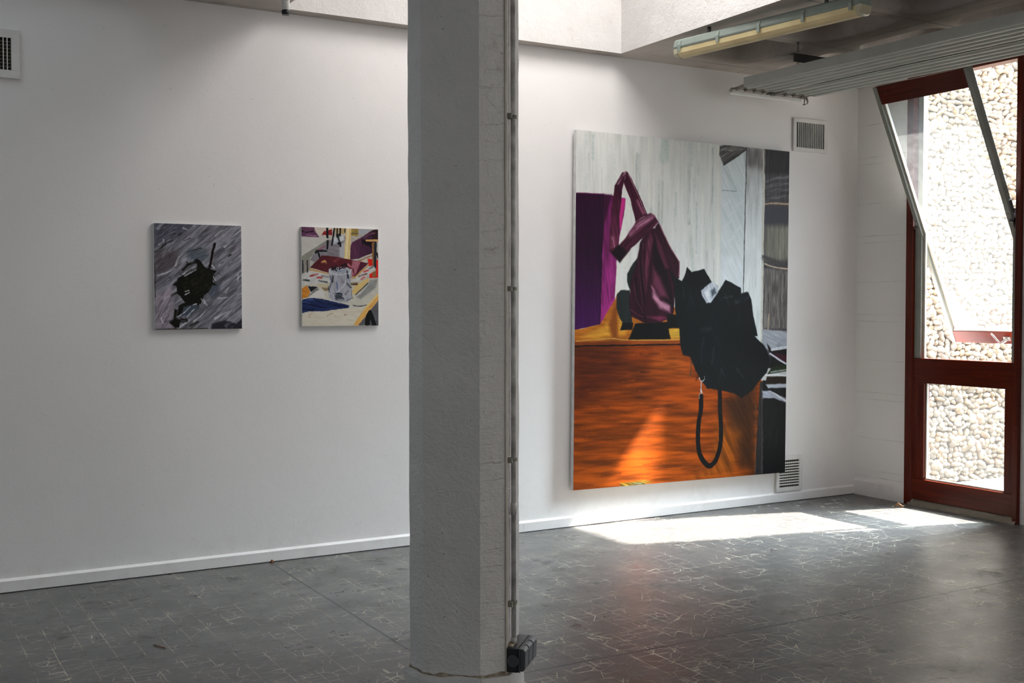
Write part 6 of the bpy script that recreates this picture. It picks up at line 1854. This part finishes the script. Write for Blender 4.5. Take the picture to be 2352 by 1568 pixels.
# ------------------------------------------------------------------ air grilles on the main wall
def grille(label, x0, x1, z0, z1, upright, nslat, nback, border, d=.018):
    """frame with a flat rim, front slats one way and thin dusty slats the other way behind"""
    root = empty('vent_grille', ((x0+x1)/2, WY, z0)); tag(root, label, 'vent', 'air grilles in the main wall')
    a0, a1, b0, b1 = x0+border, x1-border, z0+border, z1-border
    m = MB().box((x0, WY-d, z0), (x1, WY-.002, b0)).box((x0, WY-d, b1), (x1, WY-.002, z1)).box((x0, WY-d, b0), (a0, WY-.002, b1)).box((a1, WY-d, b0), (x1, WY-.002, b1))
    m.build('frame', MAT_GRILLE, root, .002)
    MB().box((a0, WY-.0045, b0), (a1, WY-.001, b1)).build('duct_back', MAT_VOID, root)
    m = MB(); 
    for k in range(nslat):
        t = (k+1)/(nslat+1)
        if upright:
            x = a0 + (a1-a0)*t; m.obox((x, WY-.013, (b0+b1)/2), (1, 0, 0), (0, 1, 0), (0, 0, 1), .0022, .0055, (b1-b0)/2)
        else:
            z = b0 + (b1-b0)*t; m.obox(((a0+a1)/2, WY-.013, z), (1, 0, 0), (0, 1, .35), (0, 0, 1), (a1-a0)/2, .0055, .003)
    m.build('slats', MAT_GRILLE, root)
    if nback:
        m = MB()
        for k in range(nback):
            t = (k+1)/(nback+1)
            if upright: z = b0 + (b1-b0)*t; m.box((a0, WY-.0078, z-.0014), (a1, WY-.005, z+.0014))
            else: x = a0 + (a1-a0)*t; m.box((x-.0014, WY-.0078, b0), (x+.0014, WY-.005, b1))
        m.build('rear_slats', MAT_GRILLE_INNER, root)
grille('white air grille high on the wall at the far left edge', .373, .72, 2.677, 2.927, True, 13, 8, .042)
grille('white air grille with upright slats above and right of the big painting', 6.124, 6.47, 2.667, 2.917, True, 14, 0, .03)
grille('white air grille with level slats, low behind the corner of the huge painting', 5.971, 6.232, .082, .348, False, 9, 8, .03)

# ------------------------------------------------------------------ the three paintings
def painting(name, label, cat, ops, x0, x1, z0, z1, depth, nx, gain, skew=0, warp=6, back=.0015):
    Wd, Hd = x1-x0, z1-z0; asp = Hd/Wd; ny = int(nx*asp)
    root = empty(name, ((x0+x1)/2, WY, z0)); tag(root, label, cat)
    YF = WY - depth
    m = MB().box((x0, YF+.001, z0), (x1, WY-back, z1)); m.build('canvas', MAT_CANVAS_EDGE, root, .002)
    if back > .01: MB().box((x0+.5, WY-back, z1-.35), (x1-.5, WY-.001, z1-.28)).build('hanging_batten', MAT_SEAM, root)
    rgb = paint_picture(ops, nx, ny, asp, warp)/255.
    lin = np.where(rgb <= .04045, rgb/12.92, ((rgb+.055)/1.055)**2.4)
    lin = lin*gain*(.32 + .68*np.clip(lin.max(2)/.25, 0, 1))[..., None]; lin = np.where(lin > .6, .6 + (lin-.6)*.5, lin); lin = np.clip(lin, .001, .88)
    gx, gz = np.meshgrid(np.linspace(x0+.001, x1-.001, nx), np.linspace(z1-.001, z0+.001, ny))
    lum = lin.mean(2); relief = (value_noise(gx*180, gz*180, 3)-.5)*.0002
    V = np.stack([gx, np.full_like(gx, YF) - np.abs(relief), gz], -1).astype(np.float32)
    idx = np.arange(nx*ny).reshape(ny, nx)
    F = np.stack([idx[:-1, :-1], idx[1:, :-1], idx[1:, 1:], idx[:-1, 1:]], -1).reshape(-1, 4)
    me = bpy.data.meshes.new('painted_front'); me.vertices.add(nx*ny); me.vertices.foreach_set('co', V.ravel())
    me.loops.add(F.size); me.loops.foreach_set('vertex_index', F.ravel().astype(np.int32))
    me.polygons.add(len(F)); me.polygons.foreach_set('loop_start', np.arange(0, F.size, 4, dtype=np.int32)); me.update(calc_edges=True)
    at = me.attributes.new('paint', 'FLOAT_COLOR', 'POINT')
    c4 = np.ones((nx*ny, 4), np.float32); c4[:, :3] = lin.reshape(-1, 3); at.data.foreach_set('color', c4.ravel())
    me.materials.append(picture_mat('oil_paint_'+name, gain))
    o = bpy.data.objects.new('painted_front', me); COL.objects.link(o); o.parent = root; o.matrix_parent_inverse = Matrix.Translation(-root.location)
    root.rotation_euler.y = skew
painting('large_painting', 'huge unframed canvas of bags and a black coat over an orange cabinet', 'painting', BIG_PICTURE, BX0, BX1, BZ0, BZ1, .055, 620, GAIN_BIG, .0105, 1.6, .021)
painting('small_painting', 'small grey canvas with a dark tangle of twigs, leftmost of the paintings', 'painting', GREY_PICTURE, AX0, AX1, AZ0, AZ1, .02, 330, GAIN_A)
painting('small_painting', 'small canvas of a glass jar, red book and blue cloth, beside the column', 'painting', JAR_PICTURE, QX0, QX1, QZ0, QZ1, .02, 330, GAIN_B)

# ------------------------------------------------------------------ ceiling radiant heater
def heater():
    root = empty('radiant_heater', (5.55, 5.93, 3.0)); tag(root, 'long pale ribbed radiant heating panel hung under the ceiling by the window', 'heater')
    sl = .0145
    Y0, Y1 = 5.925, 2.9
    def T(x, z, y): return Vector((x, y, 2.985 + z - (Y0-y)*sl))
    def panel(xa, xb, left, right):
        # flat sheet with pressed half-round channels carrying the tubes
        pr = []; n = 4; p = (xb-xa)/n
        if left: pr += [(xa, .062), (xa, .004)]
        for k in range(n):
            c = xa + p*(k+.5)
            pr += [(c-p*.5+.002, 0), (c-.028, 0), (c-.024, .006)]
            for a in range(0, 181, 30): pr.append((c - .017*math.cos(math.radians(a)), .004 - .016*math.sin(math.radians(a))))
            pr += [(c+.024, .006), (c+.028, 0), (c+p*.5-.002, 0)]
        if right: pr += [(xb, .004), (xb, .04)]
        m = MB(); m.extrude(pr, lambda x, z: T(x, z, Y0), lambda x, z: T(x, z, Y1), closed=False)
        o = m.build('ribbed_panel', MAT_HEATER, root); s = o.modifiers.new('s', 'SOLIDIFY'); s.thickness = .0015
    panel(5.215, 5.535, True, False); panel(5.575, 5.905, False, True)
    m = MB(); a = T(5.235, .05, Y0); b = T(5.865, .05, Y1)
    m.add([T(5.216, .06, Y0), T(5.904, .06, Y0), T(5.904, .06, Y1), T(5.216, .06, Y1)], [(0, 1, 2, 3)]); o = m.build('insulation_back', MAT_WHITE_METAL, root); s = o.modifiers.new('s', 'SOLIDIFY'); s.thickness = .003
    zc = 2.985 + .002
    xs = [5.215 + .08*(k+.5) for k in range(4)] + [5.575 + .0825*(k+.5) for k in range(4)]
    HY = 6.05; zc += .012
    MB().tube([(5.20, HY-.01, zc-.022), (5.215, HY, zc-.012), (5.255, HY, zc-.008), (5.52, HY, zc-.008)], .0125, 12).build('header_pipe', MAT_HEATER_PIPE, root)
    MB().tube([(5.52, HY, zc-.008), (5.905, HY, zc-.008)], .0125, 12).build('header_pipe', MAT_HEATER_PIPE, root)
    for x in xs:
        m = MB(); m.tube([(x, Y0-.005, zc), (x, Y0+.03, zc)], .011, 10); m.tube([(x, Y0+.03, zc), (x, Y0+.036, zc), (x, HY+.01, zc-.008)], [.0155, .0155, .014], 10)
        m.tube([(x, Y0+.018, zc), (x, Y0+.034, zc)], .018, 6, smooth=False); m.build('connector', MAT_HEATER_PIPE, root)
    m = MB(); m.box((5.225, HY+.018, zc-.040), (5.89, HY+.034, zc-.020)); m.build('cover_rail', MAT_WHITE_METAL, root, .003)
    m = MB(); m.tube([(5.885, HY-.03, zc-.01), (5.895, HY-.035, zc-.045), (5.89, HY-.03, zc-.062), (5.86, HY-.025, zc-.064)], .006, 8); m.tube([(5.87, HY-.03, zc), (5.87, HY-.03, zc-.055)], .007, 8); m.build('drain_valve', MAT_STEEL, root)
    m = MB(); random.seed(2)
    for k in range(2):
        pts = [(5.545+.02*k, HY-.01, zc-.005)]
        for q in range(7): pts.append((5.545 + random.uniform(-.03, .05), HY-.02+random.uniform(-.01, .01), zc + random.uniform(-.035, .02)))
        m.tube(pts, .0012, 6)
    m.build('loose_wire', MAT_DARKSTEEL, root)
    # hanger: steel angle across, held by chains from the ceiling
    hy = 5.50
    zt = 3.105
    m = MB(); m.box((5.245, hy-.02, zt-.03), (5.91, hy-.016, zt+.025)); m.box((5.245, hy-.02, zt+.021), (5.91, hy+.02, zt+.025)); m.build('hanger_bar', MAT_DARKSTEEL, root)
    for x in (5.275, 5.84):
        m = MB(); n = 6
        for k in range(n):
            z = CZ + .02 - k*.022 if x > 5.6 else CZ + .0 - k*.02
            if k > 5: break
            ax = (1, 0) if k % 2 else (0, 1)
            pts = [(x + ax[0]*.006*math.cos(a), hy - .026 + ax[1]*.006*math.cos(a), z - .008 + .013*math.sin(a)) for a in [2*PI*q/10 for q in range(11)]]
            m.tube(pts, .0017, 6, cap=False)
        m.tube([(x, hy-.026, CZ+.0), (x, hy-.026, CZ-.008)], .008, 8)
        m.build('chain', MAT_DARKSTEEL, root)
        m = MB()
        for s in (-.007, .009): m.tube([(x+s, hy-.024, zt-.02), (x+s, hy-.024, zt-.06)], .0022, 6)
        m.build('hook', MAT_DARKSTEEL, root)
heater()

# ------------------------------------------------------------------ fluorescent battens
MAT_ENDCAP = plain('cloudy_yellowed_end_cap', (.5, .47, .34, 1), .2)
def batten(label, A, B, group=None):
    A, B = Vector(A), Vector(B); d = (A-B).normalized(); side = d.cross(Vector((0, 0, 1))).normalized(); upv = side.cross(d).normalized()
    L = (A-B).length; root = empty('fluorescent_batten', B); tag(root, label, 'ceiling light')
    def W(s, u, t): return B + d*t + side*s + upv*u
    body = [(-.052, .0), (-.056, .012), (-.046, .05), (-.03, .06), (.03, .06), (.046, .05), (.056, .012), (.052, .0)]
    diff = [(-.050, .004), (-.047, -.028), (-.034, -.046), (-.014, -.052), (.014, -.052), (.034, -.046), (.047, -.028), (.050, .004)]
    cap = [(s*1.03, u*1.03) for s, u in diff]
    MB().extrude(body, lambda s, u: W(s, u, 0), lambda s, u: W(s, u, L)).build('housing', MAT_LUM_BODY, root, .004)
    MB().extrude(diff, lambda s, u: W(s, u, .03), lambda s, u: W(s, u, L-.03), smooth=False).build('diffuser', MAT_DIFF, root, .004)
    for t0, t1 in ((-.006, .03), (L-.03, L+.006)):
        sm = [(s*.93, u*.9) for s, u in cap]
        m = MB(); tt = t0 if t0 < 0 else t1; ti = t1 if t0 < 0 else t0
        m.extrude(cap, lambda s, u: W(s, u, ti), lambda s, u: W(s, u, (tt*2+ti)/3)); m.extrude(cap, lambda s, u: W(s, u, (tt*2+ti)/3), lambda s, u: W(s*.92, u*.88, tt), closed=True); m.build('end_cap', MAT_ENDCAP, root, .002)
    for k in range(5):
        t = .055 + (L-.11)*k/4
        for sgn in (-1, 1):
            m = MB(); m.extrude([(.057, -.022), (.063, -.022), (.064, .018), (.052, .045), (.047, .043), (.056, .016)], lambda s, u: W(s*sgn, u, t-.010), lambda s, u: W(s*sgn, u, t+.010))
            m.build('clip', MAT_LUM_BODY, root, .001)
    for t in (.25, L-.25):
        MB().tube([W(0, .058, t), W(0, CZ - W(0, 0, t).z + .0, t)], .012, 10).build('mounting_stud', MAT_DARKSTEEL, root)
    return root
LA, LB = (4.475, 5.69, 3.10), (4.672, 4.345, 3.10)
batten('long yellowed fluorescent batten light under the ceiling beside the roof light', LA, LB)

# spot lamp and batten end that hang in at the top edge, left of the column
root = empty('spot_lamp', (1.955, 5.86, 3.06)); tag(root, 'white cylindrical spot lamp with a black rim at the top edge left of the column', 'spotlight')
m = MB(); m.tube([(2.0, 5.95, 3.095), (2.0, 5.95, 3.19)], .0225, 24); m.build('lamp_body', MAT_WHITE_METAL, root)
m = MB(); m.tube([(2.0, 5.95, 3.0955), (2.0, 5.95, 3.088), (2.0, 5.95, 3.07)], [.0205, .022, .019], 24); m.build('black_rim', MAT_BLACK, root)
m = MB(); m.tube([(2.0, 5.95, 3.185), (2.0, 5.95, 3.20)], .03, 24); m.build('ceiling_rose', MAT_WHITE_METAL, root)
m = MB(); m.tube([(2.0, 5.927, 3.152), (2.0, 5.921, 3.150)], .009, 12); m.build('screw_cap', MAT_STEEL, root)
root = empty('twin_tube_lamp', (1.9, 5.6, 3.14)); tag(root, 'end of a twin-tube lamp with clear rounded covers just inside the top edge', 'ceiling light')
for dx in (0, .085):
    m = MB(); x = 1.865 + dx; y = 5.72 + dx*.3
    m.tube([(x, y, 3.135), (x, y-.012, 3.128), (x-.01, y-.04, 3.128), (x-.10, y-.9, 3.128)], [.012, .024, .028, .028], 16); m.build('tube_cover', MAT_CLEARCAP, root)
m = MB(); m.box((1.85, 4.8, 3.165), (1.96, 5.70, 3.2)); m.build('base_plate', MAT_WHITE_METAL, root, .003)

# ------------------------------------------------------------------ small things on the floor
def dry_leaf():
    m = MB(); N = 9; vs = []; c = Vector((6.615, 5.785, 0)); random.seed(5)
    for i in range(N+1):
        t = i/N; w = .028*math.sin(PI*min(1, t*.96+.04))**.7
        for j in range(5):
            s = (j-2)/2; x = (t-.5)*.105; y = s*w; z = .004 + .034*math.exp(-((t-.38)/.2)**2)*(1-.55*abs(s)) + .01*abs(s)*t + random.uniform(0, .003)
            vs.append(c + Vector((x*.5 - y*.25, -x*.32 + y*.6, z)))
    m.add(vs, [(i*5+j, i*5+j+1, i*5+6+j, i*5+5+j) for i in range(N) for j in range(4)], 0, False)
    m.tube([c + Vector((.024, -.015, .013)), c + Vector((.034, -.02, .018)), c + Vector((.042, -.022, .012))], [.002, .0015, .001], 6)
    o = m.build('dry_leaf', MAT_LEAF); s = o.modifiers.new('s', 'SOLIDIFY'); s.thickness = .0012
    tag(o, 'curled tan dry leaf lying on the floor near the door frame', 'leaf')
dry_leaf()
m = MB(); random.seed(8); vs = []
for k in range(2):
    for i in range(7):
        a = 2*PI*i/7; r = random.uniform(.008, .013)*(1-.35*k); vs.append((2.036+r*math.cos(a)*1.1, 6.374+r*math.sin(a)*.9, .0005+k*random.uniform(.012, .02)))
m.add(vs, [tuple(range(7))[::-1], tuple(range(7, 14))] + [(i, (i+1) % 7, 7+(i+1) % 7, 7+i) for i in range(7)])
tag(m.build('rust_crumb', MAT_RUST), 'tiny rust orange crumb on the floor at the foot of the left wall skirting', 'debris')
m = MB(); m.tube([(1.082, 5.079, .003), (1.10, 5.035, .004), (1.116, 5.001, .003)], .0022, 6)
tag(m.build('twig', MAT_RUST), 'thin brown twig lying on the dark floor left of the column', 'twig')
bpy.context.view_layer.update()
